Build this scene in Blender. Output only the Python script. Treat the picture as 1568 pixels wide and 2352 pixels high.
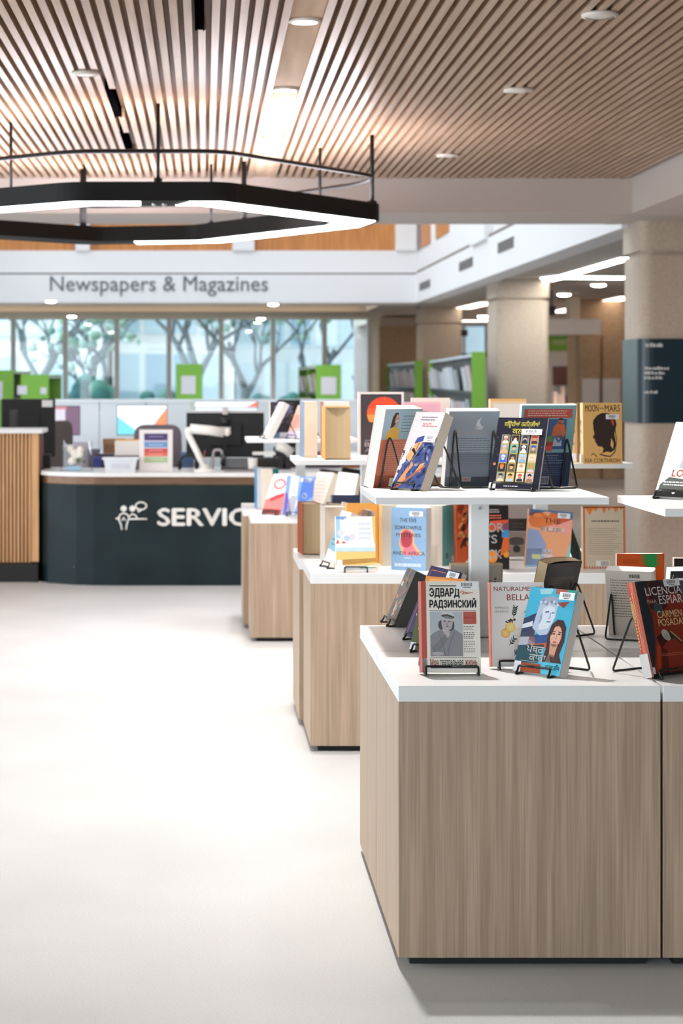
import bpy, bmesh, math, random
import numpy as np
from mathutils.geometry import delaunay_2d_cdt
from mathutils import Vector, Matrix
random.seed(7)
SC = bpy.context.scene
for o in list(bpy.data.objects): bpy.data.objects.remove(o)
COL = SC.collection
R = math.radians

# ------------------------------------------------------------------ camera
F = 4706.0                    # focal length in pixels of the 1568x2352 frame
CX, CY, EYE = 470.0, 872.0, 1.4
cd = bpy.data.cameras.new('camera'); cam = bpy.data.objects.new('camera', cd); COL.objects.link(cam)
cam.location = (0, 0, EYE); cam.rotation_euler = (R(90), 0, 0)
cd.sensor_fit = 'AUTO'; cd.sensor_width = 36; cd.lens = F/2352*36
cd.shift_x = (784-CX)/2352; cd.shift_y = -(1176-CY)/2352
cd.clip_start = .05; cd.clip_end = 400
cd.dof.use_dof = True; cd.dof.focus_distance = 5.4; cd.dof.aperture_fstop = 6.0
SC.camera = cam
# ------------------------------------------------------------------ colour management, world
vs = SC.view_settings; vs.view_transform = 'Standard'; vs.look = 'None'; vs.gamma = 1; vs.use_curve_mapping = False
vs.exposure = 0.36
SC.cycles.use_denoising = True
SC.cycles.max_bounces = 8; SC.cycles.diffuse_bounces = 4; SC.cycles.glossy_bounces = 3; SC.cycles.transparent_max_bounces = 12
SC.cycles.sample_clamp_indirect = 6
W = bpy.data.worlds.new('World'); SC.world = W; W.use_nodes = True
wt = W.node_tree; bg = wt.nodes['Background']; bg.inputs[0].default_value = (.82, .93, 1.0, 1)
# overcast sky, brighter towards the sun's side behind and to the left of the camera
_tc = wt.nodes.new('ShaderNodeTexCoord'); _dp = wt.nodes.new('ShaderNodeVectorMath'); _dp.operation = 'DOT_PRODUCT'; _dp.inputs[1].default_value = (-.97, -.20, .15)
_mr = wt.nodes.new('ShaderNodeMapRange'); _mr.inputs['From Min'].default_value = -.3; _mr.inputs['From Max'].default_value = 1; _mr.inputs['To Min'].default_value = .75; _mr.inputs['To Max'].default_value = 4.1
wt.links.new(_tc.outputs['Generated'], _dp.inputs[0]); wt.links.new(_dp.outputs['Value'], _mr.inputs['Value']); wt.links.new(_mr.outputs[0], bg.inputs[1])

SPOT_W = 54.0
def P(px, py, Y): return Vector(((px-CX)*Y/F, Y, EYE-(py-CY)*Y/F))
def G(px, py, z=0.0):
    Y = F*(EYE-z)/(py-CY); return Vector(((px-CX)*Y/F, Y, z))
def XA(px, Y): return (px-CX)*Y/F
def ZA(py, Y): return EYE-(py-CY)*Y/F

# ------------------------------------------------------------------ materials
def lin(c):
    r = []
    for v in c[:3]:
        v = v/255.0; r.append(v/12.92 if v <= .04045 else ((v+.055)/1.055)**2.4)
    return (*r, 1)
MATS = {}
def mat(c, rough=.5, metal=0.0, spec=.5, emit=None, es=0.0, name=None):
    k = (tuple(c), rough, metal, spec, tuple(emit) if emit else None, es)
    if k in MATS: return MATS[k]
    m = bpy.data.materials.new(name or 'paint_%d_%d_%d' % tuple(int(v) for v in c[:3])); m.use_nodes = True
    b = m.node_tree.nodes['Principled BSDF']
    b.inputs['Base Color'].default_value = lin(c); b.inputs['Roughness'].default_value = rough
    b.inputs['Metallic'].default_value = metal; b.inputs['Specular IOR Level'].default_value = spec
    if emit:
        b.inputs['Emission Color'].default_value = lin(emit); b.inputs['Emission Strength'].default_value = es
    MATS[k] = m; return m
def nodes(name):
    m = bpy.data.materials.new(name); m.use_nodes = True
    nt = m.node_tree; return m, nt, nt.nodes['Principled BSDF']
def noise_mat(name, c1, c2, scale=(1, 1, 1), nscale=5, detail=4, rough=.5, p0=.35, p1=.65, bump=0, spec=.5, c3=None, fine=None):
    m, nt, b = nodes(name)
    tc = nt.nodes.new('ShaderNodeTexCoord'); mp = nt.nodes.new('ShaderNodeMapping'); mp.inputs['Scale'].default_value = scale
    nz = nt.nodes.new('ShaderNodeTexNoise'); nz.inputs['Scale'].default_value = nscale; nz.inputs['Detail'].default_value = detail
    cr = nt.nodes.new('ShaderNodeValToRGB')
    e = cr.color_ramp.elements; e[0].position = p0; e[0].color = lin(c1); e[1].position = p1; e[1].color = lin(c2)
    if c3: x = e.new((p0+p1)/2); x.color = lin(c3)
    L = nt.links.new
    L(tc.outputs['Object'], mp.inputs[0]); L(mp.outputs[0], nz.inputs['Vector']); L(nz.outputs['Fac'], cr.inputs[0])
    out = cr.outputs[0]
    if fine:
        mp2 = nt.nodes.new('ShaderNodeMapping'); mp2.inputs['Scale'].default_value = fine[0]
        n2 = nt.nodes.new('ShaderNodeTexNoise'); n2.inputs['Scale'].default_value = fine[1]; n2.inputs['Detail'].default_value = 3
        r2 = nt.nodes.new('ShaderNodeValToRGB'); r2.color_ramp.elements[0].position = .35; r2.color_ramp.elements[0].color = (fine[2],)*3+(1,)
        r2.color_ramp.elements[1].position = .6; r2.color_ramp.elements[1].color = (1, 1, 1, 1)
        mx = nt.nodes.new('ShaderNodeMix'); mx.data_type = 'RGBA'; mx.blend_type = 'MULTIPLY'; mx.inputs[0].default_value = 1
        L(tc.outputs['Object'], mp2.inputs[0]); L(mp2.outputs[0], n2.inputs['Vector']); L(n2.outputs['Fac'], r2.inputs[0])
        L(out, mx.inputs[6]); L(r2.outputs[0], mx.inputs[7]); out = mx.outputs[2]
    L(out, b.inputs['Base Color'])
    b.inputs['Roughness'].default_value = rough; b.inputs['Specular IOR Level'].default_value = spec
    if bump:
        bp = nt.nodes.new('ShaderNodeBump'); bp.inputs['Strength'].default_value = bump; bp.inputs['Distance'].default_value = .003
        L(nz.outputs['Fac'], bp.inputs['Height']); L(bp.outputs[0], b.inputs['Normal'])
    return m
M_WOOD = noise_mat('ash_laminate', (167, 143, 119), (187, 162, 138), (9, 9, .25), 7, 3, .5, fine=((34, 34, .5), 6, .80))
M_TOP = mat((236, 236, 235), .28, name='white_laminate')
M_SHELF = mat((240, 240, 239), .3, name='white_shelf')
M_PLINTH = mat((22, 22, 24), .7)
M_FLOOR = noise_mat('light_linoleum', (204, 205, 205), (213, 214, 214), (1, 1, 1), 1.4, 5, .42, fine=((1, 1, 1), 170, .9), spec=.35)
M_CARPET = noise_mat('brown_carpet', (128, 114, 104), (150, 134, 122), (1, 1, 1), 90, 3, .95, bump=.4)
M_SLAT = noise_mat('pale_oak_slat', (166, 136, 111), (190, 160, 134), (14, .5, 14), 3, 3, .3)
M_SLATBACK = noise_mat('ceiling_backing', (104, 74, 54), (122, 90, 66), (8, .6, 8), 3, 2, .6)
M_OAK = noise_mat('warm_oak', (198, 148, 100), (220, 172, 122), (10, 10, .4), 5, 3, .5)
M_PANEL = noise_mat('orange_wood_panel', (176, 110, 54), (198, 130, 70), (6, 6, .5), 4, 3, .45)
M_STONE = noise_mat('sandstone_column', (182, 165, 148), (196, 179, 162), (1, 1, 1), 40, 4, .8, fine=((1, 1, 1), 160, .92))
M_STONE2 = noise_mat('tan_stone', (172, 142, 112), (186, 156, 126), (1, 1, 1), 20, 4, .8)
M_WHITE = mat((226, 222, 222), .6, name='white_wall_paint')
M_BEAM = mat((196, 184, 176), .7, name='beam_paint')
M_SOFFIT = mat((186, 178, 170), .75, name='soffit_paint')
M_DARK = noise_mat('dark_green_laminate', (18, 32, 36), (26, 42, 46), (1, 1, 1), 3, 2, .5, spec=.25)
M_BLACK = mat((14, 14, 15), .4, name='black_plastic')
M_WIRE = mat((10, 12, 13), .35, name='black_wire')
M_RING = mat((9, 8, 9), .6, spec=.25, name='black_powder_coat')
M_LED = mat((255, 255, 255), .5, emit=(244, 248, 255), es=9.0, name='led_strip')
M_UP = mat((255, 255, 255), .5, emit=(250, 244, 252), es=18.0, name='led_uplight')
M_LAMP = mat((255, 255, 255), .5, emit=(255, 250, 240), es=40.0, name='lamp_lens')
M_LINE = mat((255, 255, 255), .5, emit=(250, 252, 246), es=8.0, name='linear_lens')
M_LAMPW = mat((255, 255, 255), .5, emit=(255, 240, 222), es=3.5, name='warm_linear_lens')
M_TRIM = mat((225, 215, 205), .5, name='lamp_trim')
M_GREEN = mat((128, 182, 66), .55, name='green_panel')
M_FRAME = mat((224, 226, 230), .4, name='aluminium_mullion')
def page_mat(c=(236, 226, 212), d=(206, 194, 178)):
    m, nt, b = nodes('book_pages')
    tc = nt.nodes.new('ShaderNodeTexCoord'); w = nt.nodes.new('ShaderNodeTexWave'); w.bands_direction = 'Y'
    w.inputs['Scale'].default_value = 130; w.inputs['Distortion'].default_value = 1.2
    cr = nt.nodes.new('ShaderNodeValToRGB'); cr.color_ramp.elements[0].color = lin(d); cr.color_ramp.elements[1].color = lin(c)
    nt.links.new(tc.outputs['Object'], w.inputs['Vector']); nt.links.new(w.outputs['Fac'], cr.inputs[0]); nt.links.new(cr.outputs[0], b.inputs['Base Color'])
    b.inputs['Roughness'].default_value = .85; return m
PG_W = page_mat((246, 243, 238), (226, 221, 213)); PG_C = page_mat((238, 226, 210), (214, 200, 182)); PG_T = page_mat((216, 190, 152), (186, 158, 120))
def glass_mat(name, tint, refl=.08):
    m = bpy.data.materials.new(name); m.use_nodes = True; nt = m.node_tree; nt.nodes.clear()
    o = nt.nodes.new('ShaderNodeOutputMaterial'); t = nt.nodes.new('ShaderNodeBsdfTransparent'); g = nt.nodes.new('ShaderNodeBsdfGlossy'); x = nt.nodes.new('ShaderNodeMixShader')
    t.inputs[0].default_value = lin(tint); g.inputs['Roughness'].default_value = .03; x.inputs[0].default_value = refl
    nt.links.new(t.outputs[0], x.inputs[1]); nt.links.new(g.outputs[0], x.inputs[2]); nt.links.new(x.outputs[0], o.inputs[0]); return m
M_GLASS = glass_mat('window_glass', (246, 249, 249)); M_ACRYL = glass_mat('clear_acrylic', (238, 240, 243), .12)

# ------------------------------------------------------------------ mesh builder
TXT = {}
def text_geo(s, bold=0.0):
    k = (s, bold)
    if k in TXT: return TXT[k]
    c = bpy.data.curves.new('t', 'FONT'); c.body = s; c.dimensions = '2D'; c.fill_mode = 'NONE'; c.resolution_u = 3
    o = bpy.data.objects.new('t', c); COL.objects.link(o)
    dg = bpy.context.evaluated_depsgraph_get(); me = bpy.data.meshes.new_from_object(o.evaluated_get(dg))
    pv = [Vector((q.co.x, q.co.y)) for q in me.vertices]
    ed = [tuple(e.vertices) for e in me.edges]; ed = [(a, b) if b == a+1 else ((b, a) if a == b+1 else (max(a, b), min(a, b))) for a, b in ed]
    bpy.data.objects.remove(o); bpy.data.curves.remove(c); bpy.data.meshes.remove(me)
    cv, _, cf, _, _, _ = delaunay_2d_cdt(pv, ed, [], 0, 1e-6)
    P2 = np.array([(p.x, p.y) for p in cv]); T2 = np.array(cf)
    cen = P2[T2].mean(axis=1); A = np.array([tuple(pv[a]) for a, b in ed]); B = np.array([tuple(pv[b]) for a, b in ed])
    cxp, cyp = cen[:, :1], cen[:, 1:]
    side = (B[:, 0]-A[:, 0])*(cyp-A[:, 1])-(cxp-A[:, 0])*(B[:, 1]-A[:, 1])
    wn = (((A[:, 1] <= cyp) & (B[:, 1] > cyp) & (side > 0)).sum(axis=1)-((A[:, 1] > cyp) & (B[:, 1] <= cyp) & (side < 0)).sum(axis=1))
    v = [tuple(p) for p in P2]; f = [tuple(int(q) for q in t) for t, w in zip(T2, wn) if w != 0]
    x0 = min(a for a, b in v); x1 = max(a for a, b in v); y0 = min(b for a, b in v); y1 = max(b for a, b in v)
    TXT[k] = ([((a-x0)/(x1-x0), (b-y0)/(y1-y0)) for a, b in v], f, (x1-x0)/(y1-y0)); return TXT[k]

class MB:
    def __init__(s): s.v = []; s.f = []; s.m = []; s.mats = []; s.sm = []
    def mi(s, m):
        if m not in s.mats: s.mats.append(m)
        return s.mats.index(m)
    def add(s, vs, fs, m, smooth=False):
        b = len(s.v); s.v += [tuple(p) for p in vs]; k = s.mi(m)
        for f in fs: s.f.append(tuple(i+b for i in f)); s.m.append(k); s.sm.append(smooth)
        return s
    def box(s, a, b, m):
        x0, y0, z0 = a; x1, y1, z1 = b
        v = [(x0, y0, z0), (x1, y0, z0), (x1, y1, z0), (x0, y1, z0), (x0, y0, z1), (x1, y0, z1), (x1, y1, z1), (x0, y1, z1)]
        return s.add(v, [(0, 3, 2, 1), (4, 5, 6, 7), (0, 1, 5, 4), (1, 2, 6, 5), (2, 3, 7, 6), (3, 0, 4, 7)], m)
    def bar(s, p, q, w, d, m):           # square bar between two points
        p = Vector(p); q = Vector(q); t = (q-p).normalized(); u = Vector((0, 0, 1)) if abs(t.z) < .95 else Vector((1, 0, 0))
        a = t.cross(u).normalized()*w/2; b = a.cross(t).normalized()*d/2
        v = [p-a-b, p+a-b, p+a+b, p-a+b, q-a-b, q+a-b, q+a+b, q-a+b]
        return s.add(v, [(0, 1, 2, 3), (7, 6, 5, 4), (0, 4, 5, 1), (1, 5, 6, 2), (2, 6, 7, 3), (3, 7, 4, 0)], m)
    def tube(s, pts, r, m, n=8, closed=False, r2=None):
        pts = [Vector(p) for p in pts]; N = len(pts); vs = []; fs = []
        prev = None
        for i, p in enumerate(pts):
            if closed: t = (pts[(i+1) % N]-pts[i-1])
            else: t = pts[min(i+1, N-1)]-pts[max(i-1, 0)]
            t = t.normalized() if t.length > 1e-9 else Vector((0, 0, 1))
            if prev is None:
                u = Vector((0, 0, 1)) if abs(t.z) < .9 else Vector((1, 0, 0)); a = t.cross(u).normalized()
            else:
                a = prev-t*prev.dot(t); a = a.normalized() if a.length > 1e-6 else t.orthogonal().normalized()
            prev = a; b = t.cross(a)
            rr = r if r2 is None else r+(r2-r)*i/max(1, N-1)
            for k in range(n):
                g = 2*math.pi*k/n; vs.append(p+a*math.cos(g)*rr+b*math.sin(g)*rr)
        for i in range(N if closed else N-1):
            j = (i+1) % N
            for k in range(n): fs.append((i*n+k, i*n+(k+1) % n, j*n+(k+1) % n, j*n+k))
        if not closed: fs += [tuple(range(n))[::-1], tuple(range((N-1)*n, N*n))]
        return s.add(vs, fs, m, True)
    def prism(s, pts, z0, z1, m, m_top=None):      # polygon in XY extruded in Z
        n = len(pts); v = [(x, y, z0) for x, y in pts]+[(x, y, z1) for x, y in pts]
        s.add(v, [tuple(range(n))[::-1]]+[(i, (i+1) % n, (i+1) % n+n, i+n) for i in range(n)], m)
        return s.add([(x, y, z1) for x, y in pts], [tuple(range(n))], m_top or m)
    def slab(s, pts, y0, y1, m):                   # polygon in XZ extruded in Y
        n = len(pts); v = [(x, y0, z) for x, z in pts]+[(x, y1, z) for x, z in pts]
        return s.add(v, [tuple(range(n)), tuple(range(n, 2*n))[::-1]]+[(i, i+n, (i+1) % n+n, (i+1) % n) for i in range(n)], m)
    def lathe(s, prof, c, m, n=24, caps=True):
        vs = []; fs = []; k = len(prof)
        for i in range(n):
            g = 2*math.pi*i/n
            for r, z in prof: vs.append((c[0]+r*math.cos(g), c[1]+r*math.sin(g), c[2]+z))
        for i in range(n):
            j = (i+1) % n
            for q in range(k-1): fs.append((i*k+q, j*k+q, j*k+q+1, i*k+q+1))
        if caps: fs.append(tuple(i*k for i in range(n))[::-1]); fs.append(tuple(i*k+k-1 for i in range(n)))
        return s.add(vs, fs, m, True)
    def ball(s, c, r, m, n=14, h=8):
        rx, ry, rz = (r, r, r) if not isinstance(r, tuple) else r
        vs = []; fs = []
        for i in range(h+1):
            a = math.pi*i/h
            for k in range(n):
                g = 2*math.pi*k/n; vs.append((c[0]+rx*math.sin(a)*math.cos(g), c[1]+ry*math.sin(a)*math.sin(g), c[2]+rz*math.cos(a)))
        for i in range(h):
            for k in range(n): fs.append((i*n+k, (i+1)*n+k, (i+1)*n+(k+1) % n, i*n+(k+1) % n))
        return s.add(vs, fs, m, True)
    def text(s, st, x0, z0, x1, z1, y, m, bold=0, depth=0):   # text standing in XZ facing -Y, stretched to a rectangle
        v, f, asp = text_geo(st)
        if x1 is None: x1 = x0+(z1-z0)*asp
        pv = [(x0+a*(x1-x0), y, z0+b*(z1-z0)) for a, b in v]
        s.add(pv, f, m)
        if bold:
            for dx, dz in ((-bold, 0), (bold, 0), (0, bold*.7), (0, -bold*.7)): s.add([(a+dx, y+.00004, b+dz) for a, _, b in pv], f, m)
        if depth:
            from collections import Counter
            c = Counter(); d = {}
            for q in f:
                for i in range(len(q)):
                    e = (q[i], q[(i+1) % len(q)]); c[frozenset(e)] += 1; d[frozenset(e)] = e
            n = len(v); bv = pv+[(a, y+depth, b) for a, _, b in pv]
            s.add(bv, [(d[k][1], d[k][0], d[k][0]+n, d[k][1]+n) for k in c if c[k] == 1], m)
        return s
    def build(s, name, parent=None, bevel=0, seg=2, **tags):
        me = bpy.data.meshes.new(name); me.from_pydata(s.v, [], s.f)
        for m in s.mats: me.materials.append(m)
        me.polygons.foreach_set('material_index', s.m); me.polygons.foreach_set('use_smooth', s.sm); me.update()
        o = bpy.data.objects.new(name, me); COL.objects.link(o)
        if parent: o.parent = parent
        if bevel:
            b = o.modifiers.new('bevel', 'BEVEL'); b.width = bevel; b.segments = seg; b.limit_method = 'ANGLE'; b.angle_limit = R(40)
        for k, v in tags.items(): o[k] = v
        return o
def thing(name, label, cat, loc=(0, 0, 0), rot=None, group=None):
    o = bpy.data.objects.new(name, None); COL.objects.link(o); o.empty_display_size = .05
    o.location = loc
    if rot is not None: o.rotation_euler = rot
    o['label'] = label; o['category'] = cat
    if group: o['group'] = group
    return o
def tag(o, label, cat, group=None):
    o['label'] = label; o['category'] = cat
    if group: o['group'] = group
    return o
def struct(mb, name, label=None, bevel=0):
    o = mb.build(name, bevel=bevel); o['kind'] = 'structure'
    if label: o['label'] = label
    return o
def dup(root, loc=None, rot=None, label=None):
    r = root.copy(); COL.objects.link(r)
    for ch in root.children:
        c = ch.copy(); COL.objects.link(c); c.parent = r
        for g in ch.children:
            d = g.copy(); COL.objects.link(d); d.parent = c
    if loc is not None: r.location = loc
    if rot is not None: r.rotation_euler = rot
    if label: r['label'] = label
    return r
def rounded(pts, r, n=4, closed=False):
    pts = [Vector(p) for p in pts]; out = []; N = len(pts)
    for i, p in enumerate(pts):
        if not closed and i in (0, N-1): out.append(p); continue
        a = pts[i-1]-p; b = pts[(i+1) % N]-p; k = min(r, a.length*.45, b.length*.45)
        s = p+a.normalized()*k; e = p+b.normalized()*k
        for j in range(n+1):
            t = j/n; out.append(s*(1-t)**2+p*2*t*(1-t)+e*t*t)
    return out
# ================================================================== the setting
XR = 2.92; XF = 3.05                                   # left face of the right-hand soffit
m = MB(); m.box((-7, -3.5, -.1), (2.75, 38.3, 0), M_FLOOR); struct(m, 'floor')
m = MB(); m.box((2.75, -3.5, -.1), (14, 44, .001), M_CARPET); struct(m, 'floor_carpet')
m = MB(); m.box((-7, -3.6, 0), (14, -3.5, .5), mat((176, 180, 186), .8)); m.box((2.6, -3.6, .5), (14, -3.5, 3.2), mat((176, 180, 186), .8)); struct(m, 'wall_front_added')  # unseen wall behind the camera, added and part-opened to control the fill light
m = MB(); m.box((14, -3.5, 0), (14.1, 44, 3.2), M_STONE); struct(m, 'wall_right')
m = MB(); m.box((3.2, 44, 0), (14, 44.1, 3.2), M_WHITE); struct(m, 'wall_back_right')
# slatted ceiling with a flat service strip and black slots left out of the slats
ZC = 2.774; PITCH = .053
SLOTS = [(-.02, 7.3, 8.05), (-.452, 9.68, 10.72), (-.455, 11.4, 12.4)]
m = MB()
x = -6.0
while x < XR-.02:
    if abs(x-.385) < .075: x += PITCH; continue
    cuts = [(a, b) for sx, a, b in SLOTS if abs(x-sx) < PITCH/2]
    y = -2.5
    for a, b in cuts: m.box((x-.015, y, ZC), (x+.015, a, ZC+.05), M_SLAT); y = b
    m.box((x-.015, y, ZC), (x+.015, 14.0, ZC+.05), M_SLAT); x += PITCH
m.box((.32, -2.5, ZC+.012), (.45, 14.0, ZC+.05), noise_mat('service_strip', (186, 158, 132), (204, 176, 150), (6, .4, 6), 3, 3, .75))
m.box((-6.2, -2.5, ZC+.05), (XR, 14.0, ZC+.08), M_SLATBACK)
struct(m, 'ceiling')
# beam at the end of the slats, soffits, atrium edges
ZB = ZA(515, 15.0)
m = MB(); m.box((-7, 14.0, ZB), (XR, 15.0, 3.4), M_BEAM); struct(m, 'beam_front')
m = MB(); m.box((XR, -2.5, ZB), (XR+.35, 14.2, 3.4), M_BEAM); struct(m, 'beam_right')
m = MB(); m.box((XR+.35, -2.5, ZB-.002), (14, 44, ZB+.12), M_SOFFIT); m.box((XR, 14.2, ZB-.002), (XR+.35, 15.0, ZB+.12), M_SOFFIT); m.box((XF+.005, 15.0, ZB-.002), (XR+.35, 38, ZB+.12), M_SOFFIT); struct(m, 'ceiling_right')
XF = 3.05; YF = 29.5
mm_ = MB()
for k in range(8): mm_.box((-7, 15+k*1.9, 6.4), (14, 15+k*1.9+.4, 6.5), M_WHITE)  # unseen slatted roof, added to hold back daylight on the far fascia
mm_.box((-7, 14.9, 3.4), (14, 15, 6.5), M_WHITE); mm_.box((-7.1, 15, 0), (-7, 38, 6.5), M_WHITE); struct(mm_, 'ceiling_atrium_added')
zf0 = ZA(695, YF); zf1 = ZA(630, YF); zf2 = ZA(575, YF)
SHADE_LINE = mat((120, 108, 100), .8)  # dark strip colour standing in for the shadow line along the fascia ledge
m = MB()
m.box((-7, YF, zf0), (XF+.1, YF+.25, zf1), M_WHITE); m.box((-7, YF+.06, zf1+.025), (XF+.1, YF+.25, zf2), M_WHITE)
m.box((-7, YF+.12, zf1), (XF+.1, YF+.25, zf1+.025), SHADE_LINE)
m.box((-7, YF+.3, zf2), (XF+.1, YF+.4, 6.5), M_WHITE)
xs = [(-7, XA(205, YF)-.2), (XA(205, YF), XA(534, YF)), (XA(584, YF), XA(910, YF))]
m.box((-7, YF+.24, zf2), (XF, YF+.25, zf2+.02), M_WHITE)
for a, b in xs: m.box((a, YF+.2, zf2+.005), (b, YF+.3, zf2+1.0), M_PANEL)
px = [(-7, -7)]+xs
for i, (a, b) in enumerate(xs):
    c = xs[i+1][0] if i < 2 else XF
    m.box((b, YF+.02, zf2), (c, YF+.3, zf2+1.1), M_WHITE)
struct(m, 'wall_back')
m = MB()
m.box((XF, 15.0, zf0), (XF+.25, YF+.25, zf1+.01), M_WHITE); m.box((XF+.06, 15.0, zf1+.035), (XF+.25, YF+.25, zf2), M_WHITE)
m.box((XF+.012, 15, zf1+.01), (XF+.25, YF+.25, zf1+.05), SHADE_LINE)
m.box((XF+.3, 15, zf2), (XF+.4, YF+.25, 6.5), M_WHITE)
m.box((XF+.06, 15, zf2), (XF+.3, YF+.25, zf2+1.1), M_WHITE)
for a, b in ((26.05, 27.5), (28.2, 29.42)): m.box((XF+.045, a, zf2+.02), (XF+.07, b, zf2+1.0), M_PANEL)
m.box((XF-.04, 22.1, zf1), (XF+.26, 23.3, 6), M_WHITE)
struct(m, 'wall_atrium_right')
for i, (a, b, c) in enumerate(((1144, 1180, 563), (1055, 1086, 607), (964, 988, 655))):
    Y0 = XF*F/(a-CX); Y1 = XF*F/(b-CX); z = ZA(c, (Y0+Y1)/2); m = MB()
    m.box((XF-.006, Y1, z-.055), (XF+.001, Y0, z+.055), mat((150, 146, 146), .5))
    for k in range(4): m.box((XF-.012, Y1+.02, z-.045+k*.026), (XF-.004, Y0-.02, z-.03+k*.026), mat((88, 86, 88), .5))
    tag(m.build('air_vent'), ['grey slot vent in the white atrium edge, nearest of the three', 'grey slot vent in the white atrium edge, middle of the three', 'grey slot vent in the white atrium edge, farthest of the three'][i], 'vent', 'vents in the atrium edge')
# soffit under the far gallery with its light cove
zs = zf0
m = MB(); m.box((-7, YF+.251, zs), (XF+.1, 30.7, zs+.1), mat((214, 206, 200), .7)); m.box((-7, 33.3, zs-.0), (XF+.1, 38, zs+.1), mat((196, 178, 158), .7))
m.box((-7, 30.7, zs+.12), (XA(870, 30.7), 33.3, zs+.2), mat((235, 228, 214), .7)); m.box((XA(870, 30.7), 30.7, zs), (XF+.1, 33.3, zs+.1), M_SOFFIT)
struct(m, 'ceiling_gallery')
m = MB(); m.box((-6.8, 30.75, zs+.095), (XA(860, 30.7), 33.2, zs+.115), mat((255, 255, 255), .5, emit=(255, 238, 214), es=1.1)); tag(m.build('cove_light'), 'long warm light cove in the ceiling in front of the windows', 'light')
# ---- window wall
YW = 38.0; zh = ZA(726, YW); zsill = .75
m = MB(); m.box((-7, YW, 0), (3.09, YW+.25, zsill), M_WHITE); m.box((-7, YW, zh), (3.09, YW+.25, 3.4), M_STONE2); struct(m, 'wall_window')
mull = [-210, -90, 30, 150, 268, 388, 508, 627, 745, 848]
for i in range(len(mull)-1):
    a = XA(mull[i], YW); b = XA(mull[i+1], YW); m = MB()
    w = .045
    m.box((a-w, YW-.02, zsill), (a+w, YW+.1, zh), M_FRAME); m.box((a+w, YW-.02, zsill), (b-w, YW+.1, zsill+.07), M_FRAME); m.box((a+w, YW-.02, zh-.06), (b-w, YW+.1, zh), M_FRAME)
    if i == len(mull)-2: m.box((b-w, YW-.02, zsill), (b+w*1.6, YW+.1, zh), M_FRAME)
    f = m.build('window_%d' % (i+1)); f['kind'] = 'structure'
    MB().box((a+w, YW+.03, zsill+.07), (b-w, YW+.04, zh-.06), M_GLASS).build('glass_pane', f)
m = MB(); m.box((3.1, YW-1.6, 0), (4.3, YW+.2, zs), M_STONE2); m.box((3.1, YW-1.75, zs-.16), (4.3, YW-1.6, zs), M_STONE); struct(m, 'wall_stone')
# window beyond column
m = MB(); a, b = XA(1062, 43.9), XA(1118, 43.9); z0, z1 = ZA(818, 43.9), ZA(744, 43.9)
for q in ((a, z0, a+.06, z1), (b-.06, z0, b, z1), (a, z0, b, z0+.06), (a, z1-.06, b, z1)): m.box((q[0], 43.85, q[1]), (q[2], 43.99, q[3]), M_FRAME)
w = m.build('window_10'); w['kind'] = 'structure'
MB().box((a+.06, 43.93, z0+.06), (b-.06, 43.94, z1-.06), mat((186, 214, 228), .15, emit=(190, 220, 235), es=.55)).build('glass_pane', w)
# ---- columns (rounded square shafts with a capital groove)
def column(name, x0, x1, y0, y1, groove, r=.09):
    def ring(g):
        pts = rounded([(x0+g, y0+g, 0), (x1-g, y0+g, 0), (x1-g, y1-g, 0), (x0+g, y1-g, 0)], r, 6, True); return [(p.x, p.y) for p in pts]
    m = MB(); z = 0; g0 = 0
    m.prism(ring(0), 0, groove, M_STONE); m.prism(ring(.025), groove, groove+.03, M_STONE); m.prism(ring(-.01), groove+.03, ZB, M_STONE)
    return struct(m, name)
column('column_near', XA(1472, 14.6), XA(1472, 14.6)+.78, 14.6, 15.25, ZA(585, 14.6))
column('column_middle', XA(1138, 23.1), XA(1262, 23.1), 23.1, 23.85, ZA(690, 23.1))
column('column_far', XA(966, 32), XA(1060, 32), 32, 32.75, ZA(745, 32))
m = MB(); m.box((XA(1325, 29), 29, 0), (XA(1445, 29), 29.8, ZB), M_STONE2)
for q in (1325, 1380): m.box((XA(q+2, 29), 28.93, 0), (XA(q+50, 29), 29, ZA(770, 29)), M_STONE2)
struct(m, 'column_tan')
m = MB(); z0, z1 = ZA(768, 28), ZA(733, 28); m.box((XA(1240, 28), 28, z0), (XA(1379, 28), 28.5, z1), mat((232, 220, 212), .7)); m.box((XA(1310, 28), 28.1, z1), (XA(1335, 28), 28.4, ZB), mat((225, 205, 180), .7)); struct(m, 'beam_bulkhead')
# white wall with doorway further right
m = MB(); YD = 36
m.box((XA(1256, YD), YD, ZA(838, YD)), (XA(1330, YD), YD+.2, ZA(806, YD)), M_WHITE); m.box((XA(1256, YD), YD, 0), (XA(1272, YD), YD+.2, ZA(838, YD)), M_WHITE); struct(m, 'wall_doorway')
m = MB(); m.box((XA(1256, YD), YD-.12, ZA(806, YD)), (XA(1322, YD), YD-.02, ZA(772, YD)), M_GREEN); m.box((XA(1265, YD), YD-.13, ZA(792, YD)), (XA(1318, YD), YD-.12, ZA(780, YD)), mat((176, 204, 140), .6)); tag(m.build('hanging_sign'), 'green banner sign high over the far doorway', 'sign')

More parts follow.
